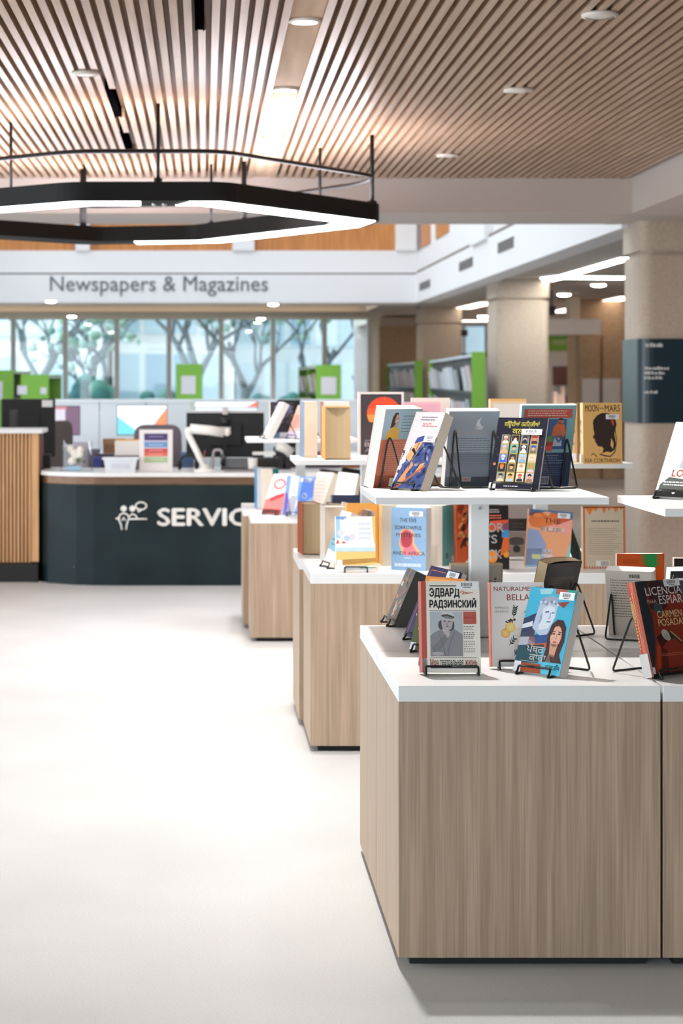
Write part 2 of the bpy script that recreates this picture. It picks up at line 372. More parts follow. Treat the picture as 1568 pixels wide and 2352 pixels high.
# ================================================================== lamps
def spot(x, y, z, w, ang=105, blend=.55, r=.045, c=(1, .965, .94)):
    l = bpy.data.lights.new('spot', 'SPOT'); l.energy = w; l.spot_size = R(ang); l.spot_blend = blend; l.shadow_soft_size = r; l.color = c
    return l, (x, y, z)
def downlight(x, y, z, label, lit=True, watt=0, r=.055, group='ceiling downlights', drop=False):
    t = thing('ceiling_downlight', label, 'light', (x, y, z), group=group)
    MB().lathe([(r*.98, -.014), (r*1.25, -.012), (r*1.25, .0), (r*.98, .004)], (0, 0, 0), M_TRIM, 24, False).build('trim_ring', t)
    MB().lathe([(r*.5, -.034 if drop else -.013), (r*.97, -.024 if drop else -.012), (r*.97, -.004)], (0, 0, 0), M_LAMP if lit else mat((228, 222, 214), .4)).build('lens', t)
    if watt:
        l, p = spot(0, 0, -.03, watt); o = bpy.data.objects.new('lamp_beam', l); COL.objects.link(o); o.parent = t; o.location = (0, 0, -.03)
    return t
XS = .385
for y, lb in ((6.05, 'round ceiling downlight on the flat strip right above the near display tables'), (7.88, 'glowing round downlight on the flat strip, nearest in the photo'), (9.74, 'glowing round downlight on the flat strip, second from the front'), (11.7, 'round downlight on the flat strip, farthest, beside the ring lamp')):
    downlight(XS, y, ZC+.012, lb, True, {6.05: SPOT_W*3.6}.get(y, SPOT_W*1.7), .05)
for y, lb in ((5.75, 'small white downlight among the slats above the right display table'), (7.68, 'small white downlight among the slats at the top right corner'), (9.68, 'small white downlight among the slats, second on the right'), (12.5, 'small white downlight among the slats, last before the beam')):
    downlight(1.48, y, ZC-.002, lb, False, {5.75: SPOT_W*.45, 9.68: SPOT_W*1.5}.get(y, SPOT_W*.9), .055)  # lenses stay unlit; beams added to light the tables and cabinet fronts
downlight(-.53, 9.15, ZC-.002, 'small white downlight among the slats on the left of the ceiling', False, SPOT_W*.8, .05)
for (x, y) in ((-2.1, 6.6), (-1.7, 9.0), (-2.6, 11.6)): downlight(x, y, ZC-.002, 'small white downlight among the slats over the open floor on the left', False, SPOT_W*.3, .05)
for px_, py_, lb in ((117, 693, 'round downlight under the gallery, left of the lettering, nearer row'), (627, 700, 'round downlight under the gallery below the end of the lettering'), (165, 728, 'round downlight at the window head, left one'), (599, 733, 'round downlight at the window head, right one')):
    Y = F*(zs-.02-EYE)/(CY-py_); downlight(XA(px_, Y), Y, zs+.002, lb, True, SPOT_W*1.5, .07, drop=True)
for px_, py_, lb in ((1295, 677, 'round downlight in the right soffit beside the middle column'), (1374, 655, 'round downlight in the right soffit beside the near column'), (1108, 727, 'round downlight in the right soffit beside the far column')):
    Y = F*(ZB-.02-EYE)/(CY-py_); downlight(XA(px_, Y), Y, ZB-.002, lb, True, SPOT_W*2.6, .085, drop=True)
for x, y, lb in ((5.0, 33.0, 'added downlight hidden deep under the right soffit, left one'), (7.6, 33.5, 'added downlight hidden deep under the right soffit, right one'), (7.0, 24.0, 'added unseen downlight under the right soffit, right of the near column'), (5.3, 38.5, 'added unseen downlight under the right soffit before the back wall'), (3.75, 12.2, 'added unseen downlight under the right soffit in front of the near column')): downlight(x, y, ZB-.002, lb, True, SPOT_W*(6 if y < 15 else 7.0), .085)  # out-of-view lamps put in to brighten the doorway, far walls and near column
def linear(p0, p1, w, label, m=M_LINE):
    z = ZB-.002
    def g(p): Y = F*(z-EYE)/(CY-p[1]); return Vector((XA(p[0], Y), Y, z))
    a, b = g(p0), g(p1); t = thing('linear_ceiling_light', label, 'light', (a+b)/2, group='linear ceiling lights'); d = (b-a)/2; d.z = 0
    q = MB().bar(-d, d, w, .03, M_TRIM).build('housing', t); o = Vector((0, 0, -.018))
    MB().bar(-d*.995+o, d*.995+o, w*.86, .01, m).build('diffuser', t)
linear((1258, 641), (1442, 588), .16, 'bright linear ceiling light running away beside the near column')
linear((1256, 633), (1445, 635), .5, 'bright linear ceiling light running across between the columns')
linear((1276, 715), (1445, 679), .3, 'warm linear ceiling light farthest right above the white bulkhead', M_LAMPW)
linear((1062, 706), (1125, 692), .3, 'warm linear ceiling light between the far and middle columns', M_LAMPW)
linear((1062, 735), (1125, 735), .6, 'warm linear ceiling light across behind the far column', M_LAMPW)
# ---- ceiling slots
SL = mat((5, 5, 6), .95, spec=0.0, name='matt_black')
for (sx, a, b), lb in zip(SLOTS, ('black slot diffuser in the ceiling slats, nearest one', 'black slot diffuser in the ceiling slats, middle one', 'black slot diffuser in the ceiling slats, behind the ring lamp')):
    m = MB(); m.box((sx-.018, a, ZC-.004), (sx-.012, b, ZC+.05), SL); m.box((sx+.012, a, ZC-.004), (sx+.018, b, ZC+.05), SL); m.box((sx-.018, a, ZC+.001), (sx+.018, b, ZC+.05), SL)
    tag(m.build('slot_diffuser'), lb, 'vent', 'slot diffusers in the ceiling')
# ---- hexagonal ring lamp
out = [(-.66, 10.17), (.10, 10.17), (.99, 11.45), (.93, 11.9), (.12, 13.28), (-.78, 13.5), (-1.80, 12.5), (-1.86, 11.2)]
cxr = sum(p[0] for p in out)/8; cyr = sum(p[1] for p in out)/8
def inset(pts, d):
    n = len(pts); res = []
    for i in range(n):
        p = Vector(pts[i]); a = (Vector(pts[i-1])-p).normalized(); b = (Vector(pts[(i+1) % n])-p).normalized()
        bis = (a+b).normalized(); s = max(.3, math.sqrt(max(1e-6, (1-a.dot(b))/2))); res.append(tuple(p+bis*d/s))
    return res
def rnd2(pts, r): return [(p.x, p.y) for p in rounded([(a, b, 0) for a, b in pts], r, 5, True)]
O = rnd2(out, .10); I = rnd2(inset(out, .30), .06)
hb = ZA(461, 10.17); ht = ZA(417, 10.17)
ring = thing('ring_pendant', 'large black hexagonal ring lamp with white light strip hanging from the slatted ceiling', 'lamp', (cxr, cyr, hb))
def loc(p, z): return (p[0]-cxr, p[1]-cyr, z-hb)
m = MB(); n = len(O)
v = [loc(p, hb) for p in O]+[loc(p, ht) for p in O]+[loc(p, hb) for p in I]+[loc(p, ht) for p in I]
f = []
for i in range(n):
    j = (i+1) % n; f += [(i, j, n+j, n+i), (2*n+j, 2*n+i, 3*n+i, 3*n+j), (j, i, 2*n+i, 2*n+j)]
m.add(v, f, M_RING); m.build('housing', ring)
def strip(idx0, idx1, din, dout, z, mt, t0=0, t1=1):
    A = inset(out, din); B = inset(out, dout); k = len(out); m = MB(); i = idx0; pa = []; pb = []
    seq = [q % k for q in range(idx0, idx1+1)]
    pa = [Vector(A[q]) for q in seq]; pb = [Vector(B[q]) for q in seq]
    if t0: pa[0] = pa[0].lerp(pa[1], t0); pb[0] = pb[0].lerp(pb[1], t0)
    if t1 < 1: pa[-1] = pa[-2].lerp(pa[-1], t1); pb[-1] = pb[-2].lerp(pb[-1], t1)
    nn = len(pa); v = [loc(p, z-.004) for p in pa]+[loc(p, z-.004) for p in pb]+[loc(p, z+.004) for p in pa]+[loc(p, z+.004) for p in pb]; f = []
    for q in range(nn-1): f += [(q, q+1, nn+q+1, nn+q), (2*nn+q+1, 2*nn+q, 3*nn+q, 3*nn+q+1), (q+1, q, 2*nn+q, 2*nn+q+1), (nn+q, nn+q+1, 3*nn+q+1, 3*nn+q)]
    m.add(v, f, mt); return m
strip(7, 9, .035, .245, hb, M_LED, 0, .45).build('light_strip', ring)      # left run and the start of the near edge
strip(0, 5, .035, .245, hb, M_LED, .78, .62).build('light_strip', ring)    # near edge, right corner and far edge
strip(0, 8, .03, .27, ht-.03, M_UP).build('uplight_strip', ring)
zc2 = ZA(346, 10.17)
pp = [loc(p, zc2) for p in rnd2(inset(out, .03), .14)]
MB().tube(pp, .012, M_RING, 8, True).build('conduit', ring)
for (x, y, r) in ((XA(363, 10.2), 10.2, .010), (XA(25, 10.95), 10.95, .008), (XA(854, 11.5), 11.5, .012), (XA(738, 12.0), 12.15, .009), (XA(560, 12.9), 12.9, .016), (XA(485, 13.05), 13.05, .009), (XA(191, 13.35), 13.35, .022)):
    m = MB(); m.tube([loc((x, y), ht-.01), loc((x, y), ZC+.03)], r, M_RING, 8); m.lathe([(r*2.2, -.012), (r*2.2, .02)], loc((x, y), ht), M_RING, 12); m.build('suspension_rod', ring)
m = MB(); m.bar(loc((XA(650, 10.9)-.01, 10.94), (hb+ht)/2), loc((XA(650, 10.9)+.01, 10.955), (hb+ht)/2), .02, ht-hb, M_BLACK); m.build('joint', ring)
for dx in (-.02, .03): MB().ball(loc((XA(363, 10.3)+dx, 10.3), hb-.006), .013, mat((190, 190, 195), .3, 1.0), 10, 6).build('knob', ring)

# ================================================================== lettering on the white fascia
m = MB(); YT = YF-.012
gm = mat((92, 98, 102), .5)
zb = ZA(669, YF); zt = ZA(634, YF)
v, f, asp = text_geo('Newspapers & Magazines', .0)
m.text('Newspapers & Magazines', XA(115, YF), ZA(680, YF), XA(615, YF), ZA(634, YF), YT, gm, 0, .011)
tag(m.build('wall_lettering'), 'dark grey Newspapers & Magazines lettering on the white fascia', 'sign')

# ---- near column sign: dark wrap with small white text
xa = XA(1472, 14.6); z0, z1 = ZA(972, 14.6), ZA(778, 14.6)
t = thing('column_sign', 'dark teal directory sign wrapped around the near sandstone column', 'sign', (xa, 14.6, z0))
m = MB(); pts = rounded([(-.015, -.015, 0), (.795, -.015, 0), (.795, .665, 0), (-.015, .665, 0)], .1, 6, True); m.prism([(p.x, p.y) for p in pts], 0, z1-z0, mat((20, 44, 54), .28)); m.build('sign_panel', t)
m = MB(); tm = mat((226, 226, 222), .5)
rq = random.Random(3)
for x0, x1, ya, yb in ((1482, 1524, 797, 788), (1480, 1537, 849, 842), (1480, 1526, 860, 853), (1480, 1522, 871, 864), (1479, 1511, 904, 897)):
    m = MB(); a, b = XA(x0, 14.58)-xa, XA(x1, 14.58)-xa
    while a < b-.004:
        w = rq.uniform(.006, .013); m.box((a, -.0165, ZA(ya, 14.58)-z0), (min(a+w, b), -.0148, ZA(yb+rq.choice((0, 2)), 14.58)-z0), tm); a += w+rq.choice((.004, .004, .009))
    m.build('text_line', t)

# ================================================================== display cabinets
ZT = .671
def cabinet(label, x0, x1, y0, y1, top=M_TOP, ts=.039):
    t = thing('display_cabinet', label, 'cabinet', ((x0+x1)/2, (y0+y1)/2, 0), group='display cabinets')
    a, b = (x1-x0)/2-.0015, (y1-y0)/2-.0015
    MB().box((-a, -b, .022), (a, b, ZT-ts), M_WOOD).build('cabinet_body', t, .0012, 1)
    MB().box((-a, -b, ZT-ts), (a, b, ZT), top).build('worktop', t, .0015, 2)
    MB().box((-a+.03, -b+.03, 0), (a-.03, b-.03, .022), M_PLINTH).build('plinth', t)
    return t
def riser(label, x0, x1, y0, y1, z, th=.02):
    cx, cy = (x0+x1)/2, (y0+y1)/2
    t = thing('display_shelf', label, 'shelf', (cx, cy, ZT), group='raised display shelves')
    a, b = (x1-x0)/2, (y1-y0)/2; h = z-ZT
    MB().box((-a, -b, h-th), (a, b, h), M_SHELF).build('shelf_board', t, .0015, 2)
    m = MB(); m.box((-.026, -.026, .004), (.026, .026, h-th), M_SHELF); m.build('post', t, .002, 2)
    MB().box((-.06, -.06, 0), (.06, .06, .004), M_SHELF).build('base_plate', t)
    m = MB(); n = 12; zz = h-.045
    m.add([(.0055*math.cos(2*math.pi*k/n), -.026, zz+.0055*math.sin(2*math.pi*k/n)) for k in range(n)]+[(.0055*math.cos(2*math.pi*k/n), -.029, zz+.0055*math.sin(2*math.pi*k/n)) for k in range(n)], [tuple(range(n, 2*n))[::-1]]+[(k, (k+1) % n, n+(k+1) % n, n+k) for k in range(n)], mat((170, 170, 170), .3, 1.0))
    m.box((-.0015, -.0295, zz-.0015), (.0015, -.0285, zz+.0015), M_BLACK); m.build('bolt', t)
    return t
# near island
AX0, AX1, AX2 = .4594, 1.0872, 1.714
cabinet('large near cabinet in front with the two-row row of standing books, wood front seen whole', AX0, AX1, 4.88, 5.50)['label'] = 'nearest display cabinet, whole grey-brown wood front in the right foreground'
cabinet('display cabinet behind the nearest one, under the raised white shelf', AX0, AX1, 5.505, 6.085)
cabinet('display cabinet cut by the right photo edge, beside the nearest one', AX1+.003, AX2, 4.88, 5.50)
cabinet('display cabinet at the right edge behind the one cut by the frame', AX1+.003, AX2, 5.505, 6.085)
riser('raised white shelf on a post over the near display, five books on it', AX0, AX1, 5.51, 6.06, 1.084)
riser('raised white shelf cut by the right photo edge', 1.127, 1.70, 5.02, 5.60, 1.084)
# middle island
BX0 = .396; BX1 = BX0+.627; BX2 = BX1+.63
cabinet('middle display cabinet, left front one, pale wood, picture book on top', BX0, BX1, 7.705, 8.255)
cabinet('middle display cabinet, left back one, rust spined book on top', BX0-.016, BX1-.01, 8.285, 8.86)
cabinet('middle display cabinet, right front one, pale wood glimpsed behind the near books', BX1+.003, BX2, 7.705, 8.255)
cabinet('middle display cabinet, right back one, hidden behind its neighbours', BX1+.003, BX2, 8.285, 8.86)
riser('raised white shelf of the middle display, left one with the sun poster book', .365, .985, 8.27, 8.80, 1.075)
riser('raised white shelf of the middle display, right one with the silhouette book', 1.0, 1.62, 7.75, 8.24, 1.084)
# far island
CX0 = .244; CX1 = CX0+.627
cabinet('farthest display cabinet, front one, in front of the dark service desk', CX0, CX1, 10.94, 11.5)
cabinet('farthest display cabinet, back one, closest to the service desk', CX0-.03, CX1-.02, 11.53, 12.1)
cabinet('farthest display cabinet, right front one behind the middle display', CX1+.003, CX1+.63, 10.94, 11.5)
cabinet('farthest display cabinet, right back one behind the middle display', CX1+.003, CX1+.63, 11.53, 12.1)
riser('raised white shelf of the farthest display, white edged leaning book on it', .234, .86, 11.42, 11.98, 1.068)

# ================================================================== book builder
class Art:
    def __init__(s): s.sh = []; s.L = 0
    def up(s, n=1): s.L += n; return s
    def poly(s, pts, c): s.sh.append((pts, [tuple(range(len(pts)))], c, s.L)); return s
    def rect(s, x0, y0, x1, y1, c): return s.poly([(x0, y0), (x1, y0), (x1, y1), (x0, y1)], c)
    def ell(s, cx, cy, rx, ry, c, n=20, rot=0):
        p = []
        for k in range(n):
            g = 2*math.pi*k/n; a, b = rx*math.cos(g), ry*math.sin(g)
            p.append((cx+a*math.cos(rot)-b*math.sin(rot), cy+a*math.sin(rot)+b*math.cos(rot)))
        return s.poly(p, c)
    def line(s, pts, w, c):
        for (x0, y0), (x1, y1) in zip(pts, pts[1:]):
            d = math.hypot(x1-x0, y1-y0) or 1; nx, ny = -(y1-y0)/d*w/2, (x1-x0)/d*w/2
            s.poly([(x0-nx, y0-ny), (x1-nx, y1-ny), (x1+nx, y1+ny), (x0+nx, y0+ny)], c)
        return s
    def text(s, t, x0, y0, x1, y1, c, bold=0):
        v, f, a = text_geo(t); base = [(x0+p*(x1-x0), y0+q*(y1-y0)) for p, q in v]; s.sh.append((base, f, c, s.L))
        if bold:
            k = bold*(y1-y0)*1.1
            for dx, dy in ((-k, 0), (k, 0), (0, k*.7), (0, -k*.7)): s.sh.append(([(p+dx, q+dy) for p, q in base], f, c, s.L))
        return s
    def fake(s, x0, y0, x1, y1, n, c, fill=.42, seed=1, rag=.25):
        q = random.Random(seed); h = (y1-y0)/n
        for i in range(n):
            y = y1-(i+1)*h; x = x0; xe = x1-q.random()*rag*(x1-x0)
            while x < xe-.01:
                w = q.uniform(.02, .07)*(1 if x1-x0 > .3 else .6); w = min(w, xe-x); s.rect(x, y+h*.3, x+w, y+h*(.3+fill), c); x += w+.012
        return s
    def bars(s, x0, y0, x1, y1, c=(40, 40, 44), n=16, seed=2):
        q = random.Random(seed); x = x0; st = (x1-x0)/n
        for i in range(n): s.rect(x0+i*st, y0, x0+i*st+st*q.uniform(.3, .75), y1, c)
        return s
    def sticker(s, x0, y0, x1, y1, code=True):
        s.up(); s.rect(x0, y0, x1, y1, (238, 238, 240)); s.up()
        if code: w = x1-x0; h = y1-y0; s.bars(x0+w*.22, y0+h*.35, x0+w*.72, y0+h*.85, (70, 70, 74)); s.rect(x0+w*.3, y0+h*.14, x0+w*.66, y0+h*.24, (110, 110, 112))
        s.up(); return s
def put_art(m, a, W_, H, y, sgn, rough=.32):
    for pts, fs, c, L in a.sh:
        d = (.0003+.00009*L)
        v = [(sgn*(-W_/2+p*W_), y-sgn*d, q*H) for p, q in pts]; m.add(v, fs, mat(c, rough))
BOOK_N = 0
def book(label, W_, H, T, pos, yaw=0, tilt=0, roll=0, cover=(200, 200, 200), art=None, back=False, spine=None, edge=None, hard=False, pages=PG_W, group=None, spine_art=None, curl=0, rough=.32, sticker_part=None):
    """pos = bottom centre of the face that looks at the viewer's side; back=True shows the back cover"""
    t = thing('book', label, 'book', pos, group=group)
    rz = yaw+(180 if back else 0)
    t.rotation_euler = (Matrix.Rotation(R(rz), 3, 'Z') @ Matrix.Rotation(R(-tilt), 3, 'X') @ Matrix.Rotation(R(roll), 3, 'Y')).to_euler()
    b = .0026 if hard else .0009; e = .0035 if hard else .0006
    cm = mat(cover, rough); sm = mat(spine, rough) if spine else cm
    m = MB()
    def yb(u, y): return y+curl*math.sin(math.pi*u)
    n = 8 if curl else 1
    def sheet(y0, y1, mt):
        v = []; f = []
        for k in range(n+1):
            u = k/n; x = -W_/2+W_*u
            v += [(x, yb(u, y0), 0), (x, yb(u, y1), 0), (x, yb(u, y0), H), (x, yb(u, y1), H)]
        for k in range(n):
            q = 4*k; f += [(q, q+4, q+6, q+2), (q+5, q+1, q+3, q+7), (q+2, q+6, q+7, q+3), (q+1, q+5, q+4, q)]
        f += [(0, 2, 3, 1), (4*n+1, 4*n+3, 4*n+2, 4*n)]
        m.add(v, f, mt)
    if curl: sheet(0, b, cm); sheet(T-b, T, mat(edge, rough) if edge else cm)
    else: m.box((-W_/2, 0, 0), (W_/2, b, H), cm); m.box((-W_/2, T-b, 0), (W_/2, T, H), mat(edge, rough) if edge else cm)
    # slightly rounded spine along the left edge
    k = min(T*.28, .006); sp = [(-W_/2, 0), (-W_/2-k*.7, T*.2), (-W_/2-k, T*.5), (-W_/2-k*.7, T*.8), (-W_/2, T), (-W_/2+b, T), (-W_/2+b, 0)]
    m.prism(sp, 0, H, sm)
    if art:
        if back: put_art(m, art, W_, H, T, -1, rough)
        else: put_art(m, art, W_, H, 0, 1, rough)
    if spine_art:
        for pts, fs, c, L in spine_art.sh: m.add([(-W_/2-k-.0005-.00009*L, T*(1-p), q*H) for p, q in pts], fs, mat(c, rough))
    m.build('cover', t)
    m = MB()
    x0, x1 = -W_/2+b, W_/2-e; v = []; f = []; n2 = 8
    for i in range(n2+1):
        u = i/n2; x = x0+(x1-x0)*u; c = curl*math.sin(math.pi*u) if curl else 0
        v += [(x, b+c, e), (x, T-b+c, e), (x, b+c, H-e), (x, T-b+c, H-e)]
    for i in range(n2):
        q = 4*i; f += [(q, q+4, q+6, q+2), (q+5, q+1, q+3, q+7), (q+2, q+6, q+7, q+3), (q+1, q+5, q+4, q)]
    f += [(0, 2, 3, 1)]
    # fore edge, gently hollowed
    q = 4*n2; base = len(v); mid = []
    for j in range(5):
        s_ = j/4; y = b+(T-2*b)*s_; xx = x1-(.12*T*math.sin(math.pi*s_) if hard else 0); v += [(xx, y, e), (xx, y, H-e)]
    for j in range(4): a = base+2*j; f.append((a, a+2, a+3, a+1))
    m.add(v, f, pages); m.build('pages', t)
    if sticker_part:      # x0, y0, x1, y1 on the facing cover
        sa = Art(); sa.L = 40; sa.sticker(*sticker_part); mm = MB()
        if back: put_art(mm, sa, W_, H, T, -1, .4)
        else: put_art(mm, sa, W_, H, 0, 1, .4)
        mm.build('barcode_sticker', t)
    return t
def easel(label, pos, yaw, w, T, tilt, h=.125, back=False, lip=.022, deep=.10):
    t = thing('book_easel', label, 'book stand', pos, group='wire book easels')
    t.rotation_euler = (0, 0, R(yaw+(180 if back else 0)))
    s, c = math.sin(R(tilt)), math.cos(R(tilt)); r = .0028; y0 = T/c+.004; m = MB()
    for q in (-1, 1):
        x = q*w/2
        pts = [(0, -.006, lip), (x, -.006, lip), (x, -.010, .010), (x, -.020, r), (x, -.006, r), (x, y0, r), (x, y0+(h-.012)*s/c, h-.012), (x, y0+h*s/c+.008, h+.004), (x, y0+h*s/c+.018, h-.010), (x*1.04, y0+h*s/c+deep*.75, r), (0, y0+h*s/c+deep*.75, r)]
        m.tube(rounded(pts, .011, 5), r, M_WIRE, 8)
    m.build('wire_frame', t)
    return t
def on(px, py, z=ZT, dy=0): v = G(px, py, z+.007); return Vector((v.x, v.y+dy, z+.0065))
# ================================================================== books on the near island
def bk_easel(short, W_, H, T, pos, yaw, tilt, back=False, ew=None, h=.125, lip=.022, elabel=None, deep=.10, **k):
    b = book(short, W_, H, T, pos, yaw, tilt, back=back, **k)
    p = Vector((pos[0], pos[1], pos[2]-.0062))
    easel(elabel, p, yaw, ew or W_*.72, T, tilt, h, back, lip, deep)
    return b
def G2(px, py, z=ZT, T=0, yaw=0):
    """anchor for back-facing books: px,py is the bottom of the near (back) cover, the pivot lies T behind it"""
    p = on(px, py, z); n = Vector((math.sin(R(yaw)), -math.cos(R(yaw)), 0)); return p-n*T
INK = (28, 26, 26); CREAM = (238, 230, 217); BRICK = (176, 62, 34)
# 1 Russian hardback
a = Art(); a.rect(0, 0, .085, 1, BRICK); a.rect(0, 0, .085, .155, (226, 222, 222)); a.up()
a.rect(.145, .945, .80, .956, INK)
a.text('ЭДВАРД', .145, .815, .655, .925, INK, .045); a.text('РАДЗИНСКИЙ', .145, .695, .935, .815, INK, .045)
a.rect(.145, .675, .935, .680, INK); a.rect(.145, .157, .935, .163, INK); a.rect(.145, .045, .935, .056, INK)
a.rect(.145, .175, .70, .665, (176, 182, 190)); a.rect(.715, .53, .935, .665, (180, 62, 40))
a.fake(.73, .54, .92, .655, 5, (226, 190, 170), .3, 4); a.fake(.715, .46, .93, .51, 3, (92, 84, 78), .4, 5); a.fake(.715, .365, .93, .445, 4, (92, 84, 78), .4, 6); a.fake(.715, .215, .93, .35, 7, (110, 100, 92), .4, 7)
a.text('Моя', .14, .075, .275, .15, BRICK, .02); a.text('театральная', .305, .062, .70, .135, INK, .01); a.text('жизнь', .73, .075, .935, .135, BRICK, .02)
a.up()                                              # portrait of a man in a hat, grey tones
a.poly([(.145, .175), (.145, .40), (.22, .44), (.34, .475), (.56, .475), (.64, .44), (.70, .41), (.70, .175)], (128, 128, 132))
a.ell(.33, .52, .045, .05, (52, 50, 52)); a.ell(.53, .515, .03, .05, (52, 50, 52)); a.up()
a.poly([(.36, .47), (.42, .36), (.50, .47)], (212, 214, 218)); a.ell(.435, .545, .098, .098, (176, 166, 168)); a.up()
a.ell(.455, .605, .20, .038, (186, 184, 186), 24, -.14); a.ell(.45, .625, .115, .038, (96, 94, 96), 24, -.1); a.up()
a.poly([(.335, .625), (.345, .655), (.40, .672), (.50, .668), (.555, .645), (.565, .605)], (206, 204, 206)); a.up(); a.poly([(.34, .615), (.345, .632), (.45, .638), (.56, .61), (.56, .593), (.45, .618)], (44, 42, 44))
a.ell(.395, .56, .018, .006, (74, 66, 68)); a.ell(.475, .558, .018, .006, (74, 66, 68)); a.ell(.437, .53, .014, .016, (156, 144, 146)); a.ell(.437, .503, .026, .006, (120, 104, 106)); a.up()
a.ell(.43, .435, .05, .06, (182, 172, 172), 20, .3); a.line([(.47, .455), (.53, .475)], .014, (56, 52, 54)); a.poly([(.20, .29), (.40, .42), (.45, .37), (.30, .22), (.19, .22)], (112, 112, 116)); a.up()
a.ell(.27, .205, .10, .022, (172, 162, 164)); a.line([(.30, .42), (.36, .30), (.40, .18)], .008, (84, 84, 88)); a.line([(.56, .44), (.47, .30), (.44, .18)], .008, (84, 84, 88)); a.line([(.16, .30), (.22, .22)], .006, (86, 86, 90)); a.up()
for k in range(4): a.line([(.655+.02*k, .865+.014*(k % 2)), (.70+.035*k, .905-.01*k)], .006, (190, 92, 72)); a.line([(.70+.03*k, .85+.006*k), (.74+.05*k, .875)], .006, (190, 92, 72))
p = on(1037, 1544); bk_easel('Russian hardback with a man in a hat on the cover, brick red spine, nearest left', .145, .224, .022, p, 0, 9, cover=CREAM, art=a, spine=BRICK, hard=True, pages=PG_C, ew=.13, elabel='black wire easel holding the Russian hardback', sticker_part=(.60, .915, .98, .995))
# 2 white cookery-like paperback
RED = (196, 62, 48); a = Art()
a.text('NATURALMENTE', .07, .895, .96, .945, RED, .005); a.text('BELLA', .31, .785, .73, .855, RED, .005); a.rect(0, 0, .012, 1, (226, 104, 60))
a.text('REMEDIOS', .09, .685, .335, .71, (110, 106, 104)); a.text('SECRETOS', .09, .64, .33, .665, (110, 106, 104)); a.text('J. DAN', .13, .055, .37, .095, RED); a.fake(.14, .012, .5, .03, 1, (150, 146, 144))
a.up()
def sprig(a, x, y, ang, n, L, c):
    d = (math.cos(ang), math.sin(ang)); a.line([(x, y), (x+d[0]*L, y+d[1]*L*.65)], .008, c)
    for k in range(n):
        q = (k+1)/(n+.5); 
        for sg in (-1, 1):
            g = ang+sg*.8; cx, cy = x+d[0]*L*q+.032*math.cos(g), y+d[1]*L*q*.65+.032*math.sin(g)*.65; a.ell(cx, cy, .030, .010, c, 10, g)
sprig(a, .42, .58, 1.35, 4, .2, (40, 44, 36)); sprig(a, .62, .64, .6, 3, .2, (50, 54, 44)); sprig(a, .45, .56, 3.6, 3, .16, (44, 48, 40)); sprig(a, .33, .25, .9, 3, .17, (40, 44, 36)); sprig(a, .42, .13, 1.0, 3, .15, (50, 54, 44))
a.ell(.37, .55, .025, .014, (96, 50, 40)); a.ell(.44, .555, .025, .016, (112, 60, 44)); a.up()
a.ell(.36, .465, .095, .06, (232, 190, 92)); a.ell(.27, .395, .085, .055, (228, 170, 70)); a.ell(.52, .40, .10, .06, (222, 212, 202)); a.ell(.52, .26, .10, .07, (222, 214, 196)); a.up()
a.ell(.36, .465, .075, .047, (240, 212, 130)); a.ell(.27, .395, .065, .042, (240, 200, 104)); a.ell(.52, .40, .07, .04, (230, 222, 214)); a.up(); a.ell(.36, .465, .012, .01, (250, 238, 200)); a.ell(.27, .395, .012, .01, (250, 238, 200))
p = on(1191, 1531); bk_easel('white paperback with orange spine and lemon slices on the cover', .137, .212, .016, p, 1, 8, cover=(232, 228, 226), art=a, spine=(224, 100, 58), ew=.10, elabel='black wire easel holding the white book with lemon slices')
# 3 blue paperback with marble head and dark-haired woman
a = Art(); a.rect(0, 0, 1, 1, (66, 172, 204)); a.up()
a.poly([(0, .62), (.25, .70), (.30, .42), (0, .40)], (44, 60, 92)); a.poly([(.55, 1), (.80, 1), (.78, .93), (.56, .94)], (168, 92, 74)); a.poly([(.8, 1), (1, 1), (1, .9), (.8, .93)], (54, 150, 140)); a.poly([(.62, .84), (.88, .86), (.78, .78)], (150, 70, 54)); a.poly([(0, .45), (.3, .52), (.34, .34), (0, .3)], (176, 176, 190)); a.poly([(.2, .42), (.62, .46), (.6, .30), (.18, .26)], (186, 84, 52)); a.poly([(0, .3), (.55, .34), (.5, .12), (0, .10)], (34, 74, 84)); a.rect(.1, 0, .62, .11, (156, 70, 40)); a.up()
a.poly([(.28, .44), (.62, .48), (.58, .36), (.36, .34)], (40, 76, 130)); a.poly([(0, .55), (.2, .6), (.22, .54), (0, .5)], (210, 214, 226)); a.poly([(.2, .98), (.5, 1), (.46, .93), (.25, .92)], (150, 200, 206)); a.poly([(.55, .14), (1, .14), (1, 0), (.6, 0)], (84, 190, 214)); a.poly([(0, .12), (.14, .12), (.16, .0), (0, 0)], (226, 226, 230)); a.up()
a.poly([(.22, .52), (.24, .66), (.28, .84), (.40, .90), (.58, .88), (.66, .82), (.66, .66), (.60, .56), (.56, .46), (.40, .44)], (176, 188, 208)); a.up()
a.poly([(.36, .50), (.33, .62), (.37, .76), (.48, .80), (.60, .78), (.645, .68), (.61, .59), (.54, .53)], (206, 214, 226)); a.ell(.45, .855, .19, .05, (150, 160, 182), 18, .1); a.up()
for k in range(9): a.ell(.29+.045*k, .83+.02*math.sin(k*1.4), .026, .016, (120, 132, 156) if k % 2 else (196, 204, 218), 10)
a.line([(.42, .715), (.50, .725)], .016, (70, 84, 124)); a.line([(.56, .715), (.62, .715)], .014, (70, 84, 124)); a.line([(.53, .72), (.545, .655), (.52, .645)], .012, (96, 110, 150)); a.line([(.49, .605), (.58, .607)], .014, (96, 108, 146)); a.poly([(.34, .56), (.38, .62), (.37, .72), (.33, .66)], (140, 154, 182)); a.up()
a.poly([(.56, .14), (.60, .30), (.58, .46), (.62, .58), (.72, .645), (.84, .64), (.93, .56), (.95, .40), (.90, .24), (.98, .14)], (62, 34, 34)); a.up()
